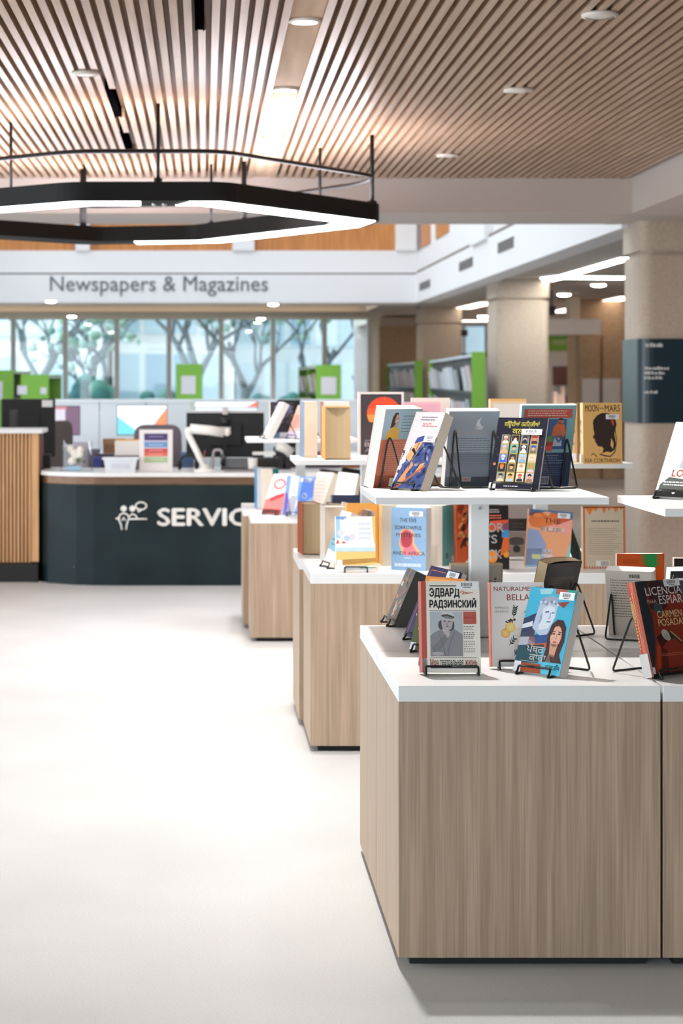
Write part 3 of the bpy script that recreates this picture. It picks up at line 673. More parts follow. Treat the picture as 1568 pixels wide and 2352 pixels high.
a.ell(.755, .445, .115, .125, (214, 164, 142), 22, -.1); a.poly([(.66, .36), (.69, .22), (.80, .20), (.83, .36)], (200, 148, 126)); a.poly([(.62, .14), (.66, .24), (.84, .22), (.90, .14)], (70, 40, 40)); a.poly([(.64, .14), (.69, .25), (.74, .17), (.76, .14)], (214, 206, 208)); a.up()
a.poly([(.63, .48), (.66, .58), (.76, .60), (.80, .575), (.70, .555), (.655, .45)], (66, 36, 36)); a.ell(.70, .475, .030, .009, (52, 32, 32)); a.ell(.815, .475, .030, .009, (52, 32, 32)); a.line([(.665, .497), (.735, .502)], .010, (64, 38, 34)); a.line([(.785, .502), (.85, .495)], .010, (64, 38, 34)); a.line([(.762, .475), (.775, .42), (.75, .415)], .010, (176, 122, 104)); a.ell(.755, .378, .042, .010, (166, 84, 80)); a.up()
WH = (242, 242, 240); a.text('ਪੱਥਰ', .20, .235, .56, .335, WH, .012); a.text('ਕਾਂਬਾ', .29, .14, .64, .235, WH, .012); a.rect(.12, .128, .55, .131, (220, 220, 222)); a.text('ਨਾਨਕ ਸਿੰਘ', .66, .055, .97, .125, (40, 50, 60), .008)
p = on(1230, 1546); bk_easel('blue paperback with a marble head and a dark-haired woman, tilted to the left', .14, .217, .032, p, -45, 21, cover=(70, 170, 200), art=a, spine=(230, 230, 232), edge=(232, 232, 232), ew=.095, elabel='black wire easel under the tilted blue paperback with the woman', sticker_part=(.66, .875, .98, .965))
# 4 dark red spy novel at right edge
a = Art(); a.rect(0, 0, 1, 1, (134, 44, 26)); a.up(); a.poly([(0, 0), (.02, 0), (.19, .36), (.24, .62), (.18, .80), (.30, 1), (0, 1)], (38, 44, 50)); a.poly([(.32, 1), (.26, .86), (.22, .72), (.40, .64), (.62, .72), (.72, .86), (1, .84), (1, 1)], (60, 32, 34)); a.poly([(.24, .40), (.40, .46), (.46, .36), (.30, .28)], (62, 24, 18)); a.poly([(.20, .0), (.30, .30), (.42, .26), (.36, 0)], (84, 28, 18)); a.up()
a.ell(.40, .70, .10, .06, (60, 78, 80)); a.rect(.03, 0, .036, 1, (70, 78, 86)); a.poly([(.10, .05), (.22, .34), (.27, .30), (.17, .05)], (176, 64, 34)); a.rect(0, 0, 1, .035, (22, 26, 30)); a.up()
a.ell(.46, .42, .10, .055, (186, 178, 168), 18, -.3); a.poly([(.50, .465), (.60, .44), (.80, .335), (.77, .315), (.62, .38), (.56, .36)], (58, 54, 40)); a.up(); a.line([(.57, .455), (.79, .338)], .016, (176, 160, 96)); a.line([(.42, .43), (.47, .36)], .012, (130, 120, 112)); a.line([(.46, .44), (.51, .375)], .012, (130, 120, 112))
cw = (234, 228, 222); cy_ = (226, 204, 150)
a.text('LICENCIA', .19, .845, 1.02, .93, cw, .0); a.text('PARA', .19, .76, .40, .80, (206, 170, 158)); a.text('ESPIAR', .46, .745, 1.0, .835, cw); a.text('CARMEN', .35, .60, .92, .675, cy_); a.text('POSADAS', .34, .515, .96, .59, cy_); a.fake(.24, .20, .95, .235, 2, (190, 112, 90), .35, 3, .05); a.ell(.72, .075, .028, .02, (180, 120, 100)); a.rect(0, .03, .055, .10, (214, 218, 226))
sa = Art(); sa.text('CARMEN', .25, .60, .75, .62, (226, 190, 120)); sa.fake(.2, .5, .5, .9, 1, (226, 190, 120)); sa.rect(0, 0, 1, .25, (226, 222, 220))
for k in range(16): sa.rect(.25, .30+.035*k, .42, .30+.035*k+.022, (226, 168, 110)); sa.rect(.55, .42+.03*k, .70, .42+.03*k+.018, (226, 168, 110))
p = on(1552, 1549); bk_easel('dark red spy novel with a gloved hand and pistol, cut by the right edge', .152, .235, .028, p, 34, 16, cover=(120, 40, 26), art=a, spine=(190, 74, 34), spine_art=sa, ew=.13, pages=PG_C, elabel='black wire easel holding the dark red spy novel', sticker_part=(.62, .925, .99, 1.0), h=.14)
# 5 dark edge-on book at back left of the top
a = Art(); a.rect(0, 0, 1, 1, (92, 84, 78)); a.up(); q = random.Random(5)
for k in range(40): a.ell(q.uniform(.08, .92), q.uniform(.05, .95), q.uniform(.03, .10), q.uniform(.02, .06), q.choice([(150, 110, 90), (196, 130, 96), (64, 60, 60), (190, 182, 170), (214, 140, 110), (120, 116, 112)]), 9, q.random())
p = on(894, 1430); bk_easel('dark book turned edge-on with a painterly cover, far left of the near display', .135, .172, .046, p, -85, 23, cover=(70, 66, 64), art=a, spine=(60, 58, 56), edge=(56, 55, 54), pages=page_mat((74, 72, 70), (54, 52, 50)), ew=.10, elabel='black wire easel at the back left corner under the dark edge-on book', h=.1)
# 6 purple book
a = Art(); a.rect(0, 0, 1, 1, (50, 40, 84)); a.up()
for x0, y0, x1, y1 in ((.06, .05, .072, .95), (.93, .05, .942, .95), (.06, .94, .942, .95), (.06, .05, .942, .06)): a.rect(x0, y0, x1, y1, (196, 120, 70))
a.text('ЗА', .12, .30, .30, .42, (214, 200, 150)); a.ell(.5, .75, .14, .06, (60, 90, 150)); a.up(); a.text('КОЛ', .2, .5, .8, .6, (186, 176, 200))
p = on(962, 1469); bk_easel('purple book with thin orange frame behind the Russian hardback', .145, .212, .02, p, -58, 24, roll=4, cover=(48, 38, 80), art=a, ew=.10, elabel='black wire easel under the purple book', sticker_part=(.60, .88, .96, .98), h=.11)
# 7 green/orange book half hidden
a = Art(); a.rect(0, 0, 1, .62, (74, 84, 48)); a.rect(0, .62, 1, 1, (228, 140, 66)); a.up(); q = random.Random(9)
for k in range(26): a.ell(q.uniform(.08, .9), q.uniform(.12, .55), q.uniform(.03, .09), q.uniform(.02, .05), q.choice([(104, 112, 60), (48, 58, 38), (140, 142, 92), (196, 198, 170)]), 9, q.random())
a.rect(0, 0, .14, .1, (226, 226, 228)); a.rect(.1, .66, .9, .97, (240, 170, 96))
p = on(984, 1496); bk_easel('green and orange book mostly hidden behind the Russian hardback', .13, .205, .018, p, -44, 21, cover=(70, 80, 46), art=a, ew=.095, elabel='black wire easel of the half hidden green book', h=.1)
# 8 grey-beige back cover behind post
a = Art(); a.up(); a.fake(.10, .12, .90, .80, 14, (120, 112, 104), .35, 11)
for k in range(14): a.rect(.86, .14+.05*k, .90, .14+.05*k+.032, (90, 84, 78))
p = G2(1088, 1452, T=.03); bk_easel('grey-beige back cover standing behind the white shelf post', .146, .203, .03, p, 2, 10, back=True, cover=(178, 168, 156), art=a, pages=PG_T, elabel='black wire easel behind the white post')
# 9 curved black book
a = Art(); a.rect(0, 0, 1, 1, (38, 35, 33)); a.up(); a.fake(.16, .70, .9, .80, 4, (126, 116, 104), .22, 21, .1); a.fake(.14, .44, .88, .58, 4, (110, 100, 90), .22, 22, .1)
p = G2(1263, 1447, T=.036, yaw=38); bk_easel('curled black paperback with cream page edges behind the blue one', .150, .215, .036, p, 40, 15, back=True, cover=(36, 33, 31), art=a, pages=PG_T, curl=-.012, elabel='black wire easel of the curled black paperback', h=.14)
# 10 thick paperback back cover
a = Art(); a.up(); a.fake(.10, .30, .86, .88, 15, (96, 88, 82), .32, 31); a.bars(.52, .90, .74, .955, (60, 56, 54)); a.rect(.70, .9, .71, .95, (90, 84, 80))
for k in range(5): a.rect(.90, .70+.035*k, .95, .70+.035*k+.024, (90, 84, 80))
p = G2(1452, 1456, T=.04, yaw=-22); bk_easel('thick paperback seen from behind, grey back cover full of text, white top edge', .132, .2, .04, p, -24, 15, back=True, cover=(198, 188, 178), art=a, ew=.098, elabel='black wire easel in plain view left of the spy novel', h=.12)
# 11 orange and green
a = Art(); a.rect(0, 0, 1, 1, (214, 86, 24)); a.up(); a.poly([(.52, 1), (.92, 1), (.90, .86), (.78, .78), (.62, .84)], (40, 146, 72)); a.fake(.14, .86, .48, .93, 2, (150, 60, 30), .3, 3); a.up(); a.line([(.78, .62), (.86, .58), (.84, .52)], .015, (120, 50, 30)); a.poly([(.50, 1), (.60, 1), (.66, .80), (.56, .86)], (130, 116, 50)); a.poly([(.92, 1), (.84, 1), (.86, .82), (.96, .85)], (150, 104, 50))
p = G2(1468, 1438, T=.02, yaw=2); book('orange book with a green patch at the back right of the near display', .137, .214, .02, p, 2, 2, back=True, cover=(214, 88, 28), art=a, pages=PG_W)
# 12 black framed book
a = Art(); a.rect(0, 0, 1, 1, (24, 26, 28)); a.up(); a.rect(.10, .1, .9, .9, (236, 234, 230)); a.up(); a.rect(.13, .13, .87, .87, (30, 32, 36)); a.text('/', .02, .85, .07, .95, (200, 198, 194))
p = G2(1582, 1462, T=.04, yaw=4); bk_easel('black book with a white frame line, behind the spy novel', .142, .205, .04, p, 6, 14, back=True, cover=(26, 28, 30), art=a, elabel='black wire easel hidden behind the spy novel')
p = G2(1596, 1440, T=.02); book('tan book at the right edge, topmost behind the black one', .13, .204, .022, p, 0, 4, back=True, cover=(236, 208, 172), edge=(40, 34, 30), pages=PG_C)

# ------------------------------------------------------------------ books on the near raised shelf
Z1 = 1.084
a = Art(); a.rect(0, 0, 1, .62, (224, 128, 96)); a.rect(0, .62, 1, 1, (176, 206, 218)); a.rect(0, 0, 1, .17, (178, 84, 54)); a.up()
a.fake(.12, .22, .9, .60, 14, (240, 190, 168), .3, 41); a.fake(.50, .70, .9, .93, 6, (120, 140, 152), .3, 42)
a.poly([(.10, .625), (.12, .70), (.22, .77), (.36, .78), (.44, .74), (.46, .625)], (244, 194, 84)); a.poly([(.19, .76), (.22, .90), (.28, .955), (.36, .95), (.40, .88), (.37, .80)], (52, 36, 34)); a.up(); a.ell(.335, .875, .062, .058, (226, 172, 146)); a.poly([(.29, .80), (.30, .77), (.36, .77), (.37, .83)], (218, 160, 134)); a.up(); a.poly([(.26, .86), (.28, .93), (.34, .945), (.30, .90), (.285, .80), (.25, .78)], (50, 34, 32)); a.ell(.345, .85, .022, .008, (246, 238, 234)); a.ell(.315, .885, .01, .006, (50, 36, 34)); a.ell(.365, .885, .01, .006, (50, 36, 34)); a.rect(.40, .04, .52, .14, (232, 230, 230))
p = G2(900, 1114, Z1, T=.046, yaw=38); bk_easel('salmon book with a back cover photo of a woman in yellow, left on the shelf', .142, .243, .046, p, 36, 14, back=True, cover=(224, 128, 96), art=a, pages=PG_W, edge=(222, 110, 76), ew=.10, elabel='black wire easel in front of the salmon book', h=.145)
a = Art(); a.rect(0, 0, 1, 1, (188, 180, 182)); a.up(); a.poly([(0, 0), (1, 0), (1, .55), (.70, .66), (.40, .62), (.2, .42)], (56, 70, 118)); q = random.Random(13)
for k in range(70):
    x, y = q.uniform(.04, .96), q.uniform(.03, .6)
    a.ell(x, y, q.uniform(.03, .10), q.uniform(.01, .035), q.choice([(34, 40, 70), (70, 104, 168), (120, 150, 196), (176, 186, 204), (66, 58, 60), (96, 82, 84), (44, 52, 96)]), 8, q.uniform(-1, 1))
a.up(); a.poly([(.15, .40), (.40, .64), (.62, .66), (.48, .50), (.34, .34)], (206, 144, 98)); a.poly([(.12, .05), (.30, .24), (.42, .36), (.50, .30), (.36, .18), (.42, .06)], (188, 128, 86)); a.poly([(.62, .20), (.72, .32), (.86, .34), (.80, .22)], (200, 140, 98)); a.poly([(.05, .40), (.16, .44), (.20, .34), (.06, .30)], (196, 206, 220)); a.up()
a.line([(.16, .0), (.90, .30)], .035, (150, 82, 52)); a.line([(.34, .50), (.46, .44)], .04, (28, 26, 34)); a.ell(.34, .50, .05, .022, (28, 26, 34)); a.ell(.55, .44, .05, .022, (28, 26, 34)); a.ell(.62, .40, .12, .05, (44, 60, 110), 14, .6); a.line([(.46, .6), (.40, .42), (.36, .26)], .02, (60, 44, 46)); a.line([(.7, .58), (.5, .42), (.42, .34)], .02, (26, 26, 40)); a.poly([(.34, .66), (.62, .70), (.70, .64), (.30, .58)], (50, 66, 124))
a.text('ਸੁਪਨੇ', .36, .82, .66, .865, (176, 84, 84)); a.fake(.26, .88, .8, .95, 2, (110, 100, 104), .4, 14, .3); a.fake(.36, .80, .9, .83, 1, (170, 90, 90), .4, 3)
for e0 in (.012, .988): 
    for k in range(40): a.rect(e0-.008, k/40+.004, e0+.008, k/40+.016, (86, 70, 72))
p = on(931, 1121, Z1); bk_easel('blue and brown paperback with a painted half-hidden face, tilted on the near shelf', .122, .238, .034, p, -52, 25, cover=(184, 176, 180), art=a, edge=(190, 214, 226), pages=PG_C, ew=.085, elabel='black wire easel under the painted-face paperback', sticker_part=(.60, .60, .98, .70))
a = Art(); a.rect(0, 0, 1, .45, (116, 124, 138)); a.rect(0, .45, 1, 1, (168, 176, 188)); a.rect(0, 0, 1, .14, (92, 100, 112)); a.up(); a.poly([(.55, .80), (.58, .88), (.66, .92), (.62, .86), (.68, .79)], (238, 238, 240)); a.poly([(.50, .78), (.66, .755), (.72, .80)], (226, 228, 232))
a.fake(.24, .70, .84, .735, 2, (206, 180, 140), .35, 51, .1); a.fake(.16, .30, .94, .66, 12, (92, 98, 110), .28, 52, .2); a.rect(.34, .08, .52, .14, (200, 196, 196)); a.up(); a.bars(.36, .09, .50, .13, (150, 60, 60))
p = G2(1076, 1112, Z1, T=.04, yaw=8); bk_easel('silver grey back cover in the middle of the near shelf', .152, .232, .04, p, 10, 13, back=True, cover=(170, 178, 190), art=a, ew=.118, elabel='black wire easel in front of the silver grey book', h=.165)
a = Art(); a.rect(0, 0, 1, 1, (24, 24, 42)); a.up(); YL = (236, 226, 96)
a.text('ਜਿਊਂਦੀਆਂ ਰਹਿਣਗੀਆਂ', .14, .855, .85, .955, YL, .012); a.text('ਕਲਮਾਂ', .32, .775, .68, .86, YL, .016)
q = random.Random(17)
for k in range(40): a.ell(q.uniform(.02, .98), q.uniform(.05, .95), .008, .006, q.choice([(60, 70, 150), (150, 90, 70), (50, 60, 120), (190, 150, 110)]), 6)
a.ell(.05, .34, .03, .02, (186, 110, 80)); a.up()
BGc = [(70, 90, 110), (40, 40, 44), (96, 120, 150), (170, 120, 110), (120, 150, 140), (96, 176, 160), (30, 60, 90), (120, 130, 120), (70, 120, 196), (60, 66, 60), (150, 186, 200), (214, 190, 160), (44, 40, 36), (110, 100, 60), (226, 216, 206), (110, 160, 90), (120, 150, 150), (206, 186, 110), (230, 214, 206), (190, 180, 190)]
TB = [(236, 186, 150), (30, 28, 30), (60, 56, 60), (196, 60, 50), (196, 170, 196), (50, 44, 42), (220, 224, 230), (44, 70, 170), (214, 222, 232), (36, 36, 44), (160, 184, 206), (216, 200, 170), (224, 100, 40), (34, 30, 30), (232, 140, 70), (230, 120, 60), (50, 40, 40), (70, 50, 40), (214, 74, 56), (40, 34, 36)]
BD = [(236, 210, 200), (232, 230, 226), (50, 46, 48), (40, 40, 56), (220, 160, 130), (90, 130, 120), (240, 240, 240), (110, 96, 84), (60, 90, 190), (214, 210, 206), (120, 160, 190), (190, 170, 140), (40, 40, 44), (90, 84, 70), (240, 190, 150), (206, 180, 200), (236, 206, 170), (170, 196, 220), (40, 40, 46), (150, 110, 84)]
for i in range(20):
    r_, c_ = divmod(i, 4); x0 = .135+c_*.195; y1 = .75-r_*.133; x1 = x0+.148; y0 = y1-.118; cx = (x0+x1)/2
    a.L = 3; a.rect(x0-.008, y0-.006, x1+.008, y1+.006, (196, 170, 96)); a.up(); a.rect(x0, y0, x1, y1, BGc[i]); a.up()
    a.poly([(x0+.008, y0), (x0+.02, y0+.032), (cx-.02, y0+.048), (cx+.02, y0+.048), (x1-.02, y0+.032), (x1-.008, y0)], BD[i]); a.up(); a.ell(cx, y0+.066, .033, .030, (206, 154, 124) if i % 3 else (186, 132, 104), 12); a.up()
    a.poly([(cx-.042, y0+.072), (cx-.04, y0+.098), (cx, y0+.112), (cx+.04, y0+.098), (cx+.042, y0+.072), (cx, y0+.084)], TB[i])
    if i in (1, 2, 6, 8, 11, 14): a.ell(cx, y0+.047, .028, .014, (226, 224, 222) if i != 2 else (40, 38, 40), 10)
a.L = 3; a.rect(0, 0, .14, .075, (226, 226, 230)); a.fake(.3, .02, .62, .045, 1, (210, 210, 214), .5, 4); a.rect(.02, .075, .88, .08, (236, 236, 240))
p = on(1178, 1122, Z1); bk_easel('dark blue book with twenty small portraits and yellow title on the near shelf', .152, .213, .01, p, -32, 20, cover=(24, 24, 42), art=a, edge=(30, 30, 48), ew=.125, elabel='black wire easel holding the dark blue portraits book', sticker_part=(.52, .755, .93, .835))
a = Art(); a.rect(0, .42, 1, 1, (128, 176, 180)); a.rect(0, 0, 1, .42, (34, 50, 84)); a.up(); a.rect(.05, .845, .95, .955, (186, 74, 60)); a.rect(.30, .46, .86, .83, (58, 88, 140)); a.up()
a.fake(.12, .86, .88, .945, 3, (236, 206, 196), .35, 61, .1); a.poly([(.60, .63), (.62, .74), (.72, .80), (.82, .76), (.86, .66), (.80, .58)], (226, 116, 60)); a.ell(.745, .80, .055, .035, (186, 126, 100)); a.poly([(.62, .50), (.66, .64), (.78, .64), (.80, .50)], (196, 206, 220)); a.poly([(.48, .50), (.52, .62), (.62, .64), (.62, .50)], (96, 140, 80)); a.poly([(.45, .44), (.46, .56), (.64, .55), (.62, .44)], (222, 84, 76)); a.ell(.36, .80, .045, .03, (176, 116, 92)); a.up(); a.line([(.66, .62), (.74, .55), (.80, .62)], .03, (60, 110, 170)); a.ell(.745, .83, .05, .015, (50, 40, 40)); a.ell(.76, .66, .04, .025, (190, 130, 104))
a.fake(.30, .28, .9, .40, 4, (150, 160, 180), .25, 62); a.fake(.40, .14, .9, .26, 5, (80, 96, 130), .3, 63); a.rect(.36, .03, .62, .13, (170, 176, 188)); a.up(); a.bars(.39, .045, .6, .115, (40, 44, 60))
p = G2(1243, 1114, Z1, T=.02, yaw=12); bk_easel('large teal back cover with an orange-clad figure at the right of the near shelf', .168, .246, .02, p, 14, 13, back=True, cover=(150, 190, 190), art=a, edge=(206, 214, 200), ew=.12, elabel='black wire easel in front of the large teal book', h=.14)
# right raised shelf
a = Art(); a.rect(0, 0, 1, 1, (226, 222, 216)); a.up(); a.poly([(.30, 1), (.24, .8), (.40, .62), (.34, .40), (.60, .30), (1, .5), (1, 1)], (170, 180, 180)); a.poly([(0, 0), (0, .12), (.2, .26), (.5, .24), (1, .3), (1, 0)], (84, 88, 80)); a.rect(0, 0, 1, .10, (30, 28, 28)); a.up(); a.text('LOC', .24, .27, .62, .36, (228, 92, 40), .01); a.text('N', .52, .62, .68, .72, (228, 92, 40), .01); a.text('O', .52, .45, .66, .54, (224, 110, 70), .01); a.fake(.12, .14, .96, .21, 2, (226, 226, 224), .5, 71, .05); a.ell(.38, .06, .035, .02, (232, 232, 230)); a.rect(0, .06, .05, .16, (236, 236, 236))
p = on(1556, 1142, Z1); bk_easel('white book with orange letters on the right raised shelf, cut by the photo edge', .15, .22, .02, p, -48, 27, cover=(224, 220, 214), art=a, ew=.13, elabel='black wire easel on the right raised shelf')
# ================================================================== books on the middle display
def at(pxc, Y, z, dz=.0): return Vector((XA(pxc, Y), Y, z+dz))
def onz(px, py, z=ZT): return G(px, py, z)
# rust book (edge towards the viewer)
book('rust covered book standing edge-on at the left end of the middle display', .15, .214, .075, onz(689, 1271), -84, 0, cover=(150, 66, 28), pages=PG_T, hard=True)
book('pale book with a bent white board, edge-on beside the rust one', .15, .222, .085, onz(740, 1287), -86, 0, cover=(222, 212, 202), pages=PG_C, hard=True)
book('small tan page block standing behind the pale edge-on book', .13, .205, .055, at(752, 8.72, ZT), -88, 0, cover=(54, 50, 46), pages=PG_T, hard=True)
a = Art(); a.rect(0, 0, 1, 1, (48, 60, 92)); a.up(); a.text('OLD', .36, .84, .64, .87, (150, 130, 120))
a.sh.pop()
a.fake(.3, .84, .7, .87, 1, (140, 124, 120), .5, 5)
book('navy book with a small dim title behind the open leaflet', .118, .236, .03, at(795, 8.74, ZT), 0, 2, cover=(48, 60, 92), art=a)
a = Art(); a.rect(0, 0, 1, 1, (238, 168, 80)); a.up(); a.poly([(.10, .58), (.14, .72), (.50, .90), (.88, .86), (.86, .60)], (196, 140, 90)); a.ell(.66, .80, .22, .10, (216, 214, 212)); a.rect(.1, .56, .86, .64, (70, 58, 54)); a.up(); a.ell(.72, .82, .08, .04, (110, 110, 118)); a.ell(.4, .72, .14, .06, (120, 84, 60))
book('orange book with a small animal picture behind the picture book', .125, .238, .03, at(832, 8.14, ZT), 0, 2, cover=(238, 166, 78), art=a)
a = Art(); a.rect(0, 0, 1, 1, (236, 228, 214)); a.up(); a.poly([(.0, .30), (1, .25), (1, .62), (0, .68)], (120, 176, 196)); a.fake(.1, .35, .9, .6, 3, (80, 140, 160), .4, 5)
p = on(752, 1300); bk_easel('cream book with a blue stripe leaning back beside the picture book', .14, .225, .04, p, -78, 20, cover=(236, 228, 214), art=a, pages=PG_C, elabel='black wire easel under the leaning cream book')
p = on(800, 1282); book('small open leaflet of white paper propped askew behind the picture book', .075, .232, .01, Vector((p.x-.03, p.y, ZT)), 10, 4, 12, cover=(238, 232, 222), pages=PG_W)
a = Art(); a.rect(0, 0, 1, 1, (244, 246, 249)); a.up(); a.rect(0, .10, 1, .36, (246, 206, 124)); a.rect(0, .35, 1, .43, (206, 230, 240)); a.poly([(0, .10), (1, .16), (1, .24), (0, .2)], (240, 190, 104)); a.poly([(0, .6), (.12, .6), (.1, .95), (0, .96)], (176, 214, 236)); a.poly([(0, 1), (.3, 1), (.2, .94), (0, .95)], (120, 170, 220)); a.poly([(.92, 1), (1, 1), (1, .45), (.95, .6)], (246, 200, 120)); a.up()
a.poly([(0, .50), (.05, .58), (.09, .50)], (226, 74, 70)); a.ell(.20, .52, .05, .02, (232, 110, 110)); a.ell(.28, .60, .08, .05, (196, 212, 236)); a.ell(.42, .62, .08, .06, (232, 226, 232)); a.ell(.12, .7, .08, .06, (230, 232, 240)); a.fake(.58, .55, .94, .90, 4, (224, 228, 238), .5, 6); a.rect(.02, .08, .16, .20, (250, 250, 250)); a.rect(0, 0, 1, .05, (232, 232, 232)); a.rect(.6, .05, 1, .07, (90, 160, 90))
p = on(817, 1311); bk_easel('white and yellow picture book facing out, left on the middle display', .150, .206, .008, p, 0, 7, cover=(244, 244, 246), art=a, ew=.085, elabel='thin wire easel holding the white and yellow picture book')
book('cream page block standing edge-on right of the picture book', .15, .238, .056, at(872, 8.10, ZT), -88, 0, cover=(240, 200, 140), pages=PG_C)
a = Art(); a.rect(0, 0, 1, 1, (138, 176, 212)); q = random.Random(23); a.up()
for k in range(60): a.ell(q.uniform(.02, .98), q.uniform(.02, .98), .016, .012, q.choice([(120, 160, 206), (156, 190, 220), (180, 170, 206)]), 6)
a.up(); a.poly([(.30, .25), (.26, .36), (.22, .42), (.26, .52), (.24, .60), (.34, .66), (.56, .66), (.66, .58), (.66, .44), (.74, .36), (.90, .26)], (244, 186, 120)); a.up(); a.poly([(.34, .24), (.36, .36), (.28, .38), (.25, .45), (.28, .54), (.28, .60), (.38, .645), (.54, .64), (.62, .56), (.60, .42), (.68, .34), (.82, .24)], (244, 124, 142)); a.ell(.44, .50, .17, .14, (226, 66, 84)); a.up()
DK = (40, 52, 66)
a.text('THE FIVE', .24, .765, .72, .83, DK, .01); a.text('SORROWFUL', .10, .65, .88, .71, DK, .01); a.text('MYSTERIES', .14, .535, .84, .59, (90, 40, 60), .01); a.text('ANDY AFRICA', .04, .245, .96, .30, DK, .012); a.fake(.36, .18, .6, .21, 1, (210, 224, 236), .6, 3); a.fake(.10, .04, .86, .11, 1, (226, 236, 244), .7, 8, .02)
p = on(938, 1306); book('blue book with a red profile head, THE FIVE SORROWFUL MYSTERIES on the middle display', .140, .240, .062, Vector((p.x, p.y, ZT)), -24, 1, cover=(138, 176, 212), art=a, edge=(232, 236, 238), spine=(150, 186, 216), pages=PG_W, sticker_part=(.52, .86, .92, .945))
a = Art(); a.rect(0, 0, 1, 1, (96, 178, 180)); a.up(); a.fake(.1, .3, .9, .9, 12, (80, 160, 164), .3, 9); a.ell(.3, .16, .1, .05, (40, 110, 116)); a.rect(.6, .04, .86, .14, (220, 214, 206))
p = on(1030, 1296); book('teal book with cream page edges turned to the right, left of the shelf post', .15, .236, .055, Vector((p.x+.012, p.y+.06, ZT)), 60, 0, cover=(96, 178, 180), art=a, pages=PG_C, spine=(236, 222, 206))
a = Art(); a.rect(0, 0, 1, 1, (206, 92, 52)); a.up(); q = random.Random(29)
for k in range(46): a.ell(q.uniform(.1, .9), q.uniform(.35, .97), q.uniform(.03, .12), q.uniform(.02, .05), q.choice([(120, 50, 34), (236, 170, 110), (170, 70, 44), (70, 40, 34), (226, 120, 70)]), 8, q.random())
a.poly([(.2, 0), (.9, 0), (.9, .3), (.5, .12)], (244, 226, 216)); a.poly([(.4, .1), (.6, .3), (.7, .1)], (230, 90, 60))
book('fiery orange-brown book half hidden behind the white shelf post', .11, .24, .02, at(1078, 8.05, ZT), 20, 2, cover=(200, 90, 52), art=a, pages=PG_C)
a = Art(); a.rect(0, 0, 1, 1, (40, 34, 36)); a.up(); a.poly([(.45, .60), (1, .62), (1, .78), (.5, .76)], (226, 90, 60)); a.poly([(.8, .5), (1, .5), (1, .74), (.85, .7)], (70, 150, 214)); a.poly([(.75, .2), (1, .3), (1, .5), (.85, .5)], (232, 110, 60)); a.ell(.55, .2, .14, .10, (244, 150, 60)); a.poly([(0, .08), (.8, .06), (.8, 0), (0, 0)], (110, 170, 226)); a.ell(.92, .24, .08, .06, (244, 170, 60)); a.up()
a.text('IOR', .36, .585, .86, .725, (246, 246, 244), .03); a.text('’S', .44, .41, .68, .54, (246, 246, 244), .03); a.text('CK', .42, .17, .80, .31, (246, 246, 244), .03); a.fake(.3, .78, .9, .86, 2, (226, 110, 90), .6, 5); a.fake(.3, .88, .86, .95, 2, (206, 196, 190), .5, 6)
p = on(1127, 1304); book('black book with big white letters CK right of the shelf post', .150, .245, .022, Vector((p.x, p.y, ZT)), 12, 3, cover=(40, 34, 36), art=a, pages=PG_T, edge=(60, 54, 50))
a = Art(); a.rect(0, 0, 1, 1, (150, 140, 134)); a.rect(0, .46, 1, .68, (46, 42, 40)); a.up(); a.fake(.3, .5, .7, .62, 2, (80, 74, 70), .4, 4); a.rect(0, .02, 1, .44, (128, 118, 112)); a.ell(.45, .28, .25, .08, (110, 102, 98)); a.ell(.45, .14, .12, .06, (60, 54, 52))
book('grey book with a black band behind, between the post and the orange-pink cover', .13, .232, .03, at(1190, 8.42, ZT), 0, 3, cover=(150, 140, 134), art=a, hard=True)
a = Art(); a.rect(0, 0, 1, 1, (240, 168, 120)); a.up(); a.poly([(0, .02), (.4, .02), (.44, .4), (.26, .64), (0, .66)], (150, 166, 206)); a.poly([(0, 0), (.36, 0), (.36, .34), (0, .30)], (150, 206, 234)); a.poly([(.0, .80), (.04, .93), (.14, .97), (.3, .96), (.44, .9), (.5, .96), (.68, .985), (.76, .92), (.8, .84), (.96, .86), (.96, .78), (.5, .72), (.3, .68), (.08, .70)], (226, 116, 44)); a.poly([(.9, .2), (1, .5), (1, .0), (.8, 0)], (160, 210, 214)); a.poly([(0, .88), (0, 1), (1, 1), (1, .86), (.8, .93), (.4, .98)], (72, 110, 150)); a.up()
a.poly([(.35, .70), (.98, .86), (.98, .62), (.7, .60)], (246, 160, 146)); a.poly([(.62, .74), (.96, .86), (.96, .9), (.66, .86)], (206, 76, 44)); a.ell(.2, .9, .1, .04, (240, 140, 60)); a.up(); a.text('THE', .36, .78, .72, .865, (120, 76, 60), .012); a.text('FUR', .30, .625, .80, .705, (226, 200, 190), .012)
a.sh.pop(); a.fake(.34, .62, .84, .70, 1, (232, 208, 196), .8, 7, .02); a.text('EN', .36, .24, .56, .32, (226, 226, 236), .01); a.sh.pop(); a.fake(.36, .16, .6, .32, 2, (214, 222, 240), .7, 9, .05); a.rect(.14, .14, .34, .22, (206, 210, 150))
p = on(1256, 1300); book('orange and pink cover with lilac shapes, THE on top, on the middle display', .168, .222, .02, Vector((p.x, p.y, ZT)), -8, 4, 4, cover=(240, 168, 120), art=a, sticker_part=(.66, .88, .94, .97))
p = on(1334, 1296); a = Art(); a.rect(0, 0, 1, 1, (36, 72, 76)); a.up(); a.ell(.4, .5, .25, .3, (28, 50, 56)); a.ell(.6, .2, .2, .1, (80, 120, 116)); a.ell(.3, .85, .2, .06, (54, 96, 98))
book('dark teal book leaning sideways beside the parchment coloured cover', .13, .215, .02, Vector((p.x+.012, p.y+.02, ZT)), 72, 20, 0, cover=(36, 70, 74), art=a)
a = Art(); a.rect(0, 0, 1, 1, (206, 190, 164)); a.up()
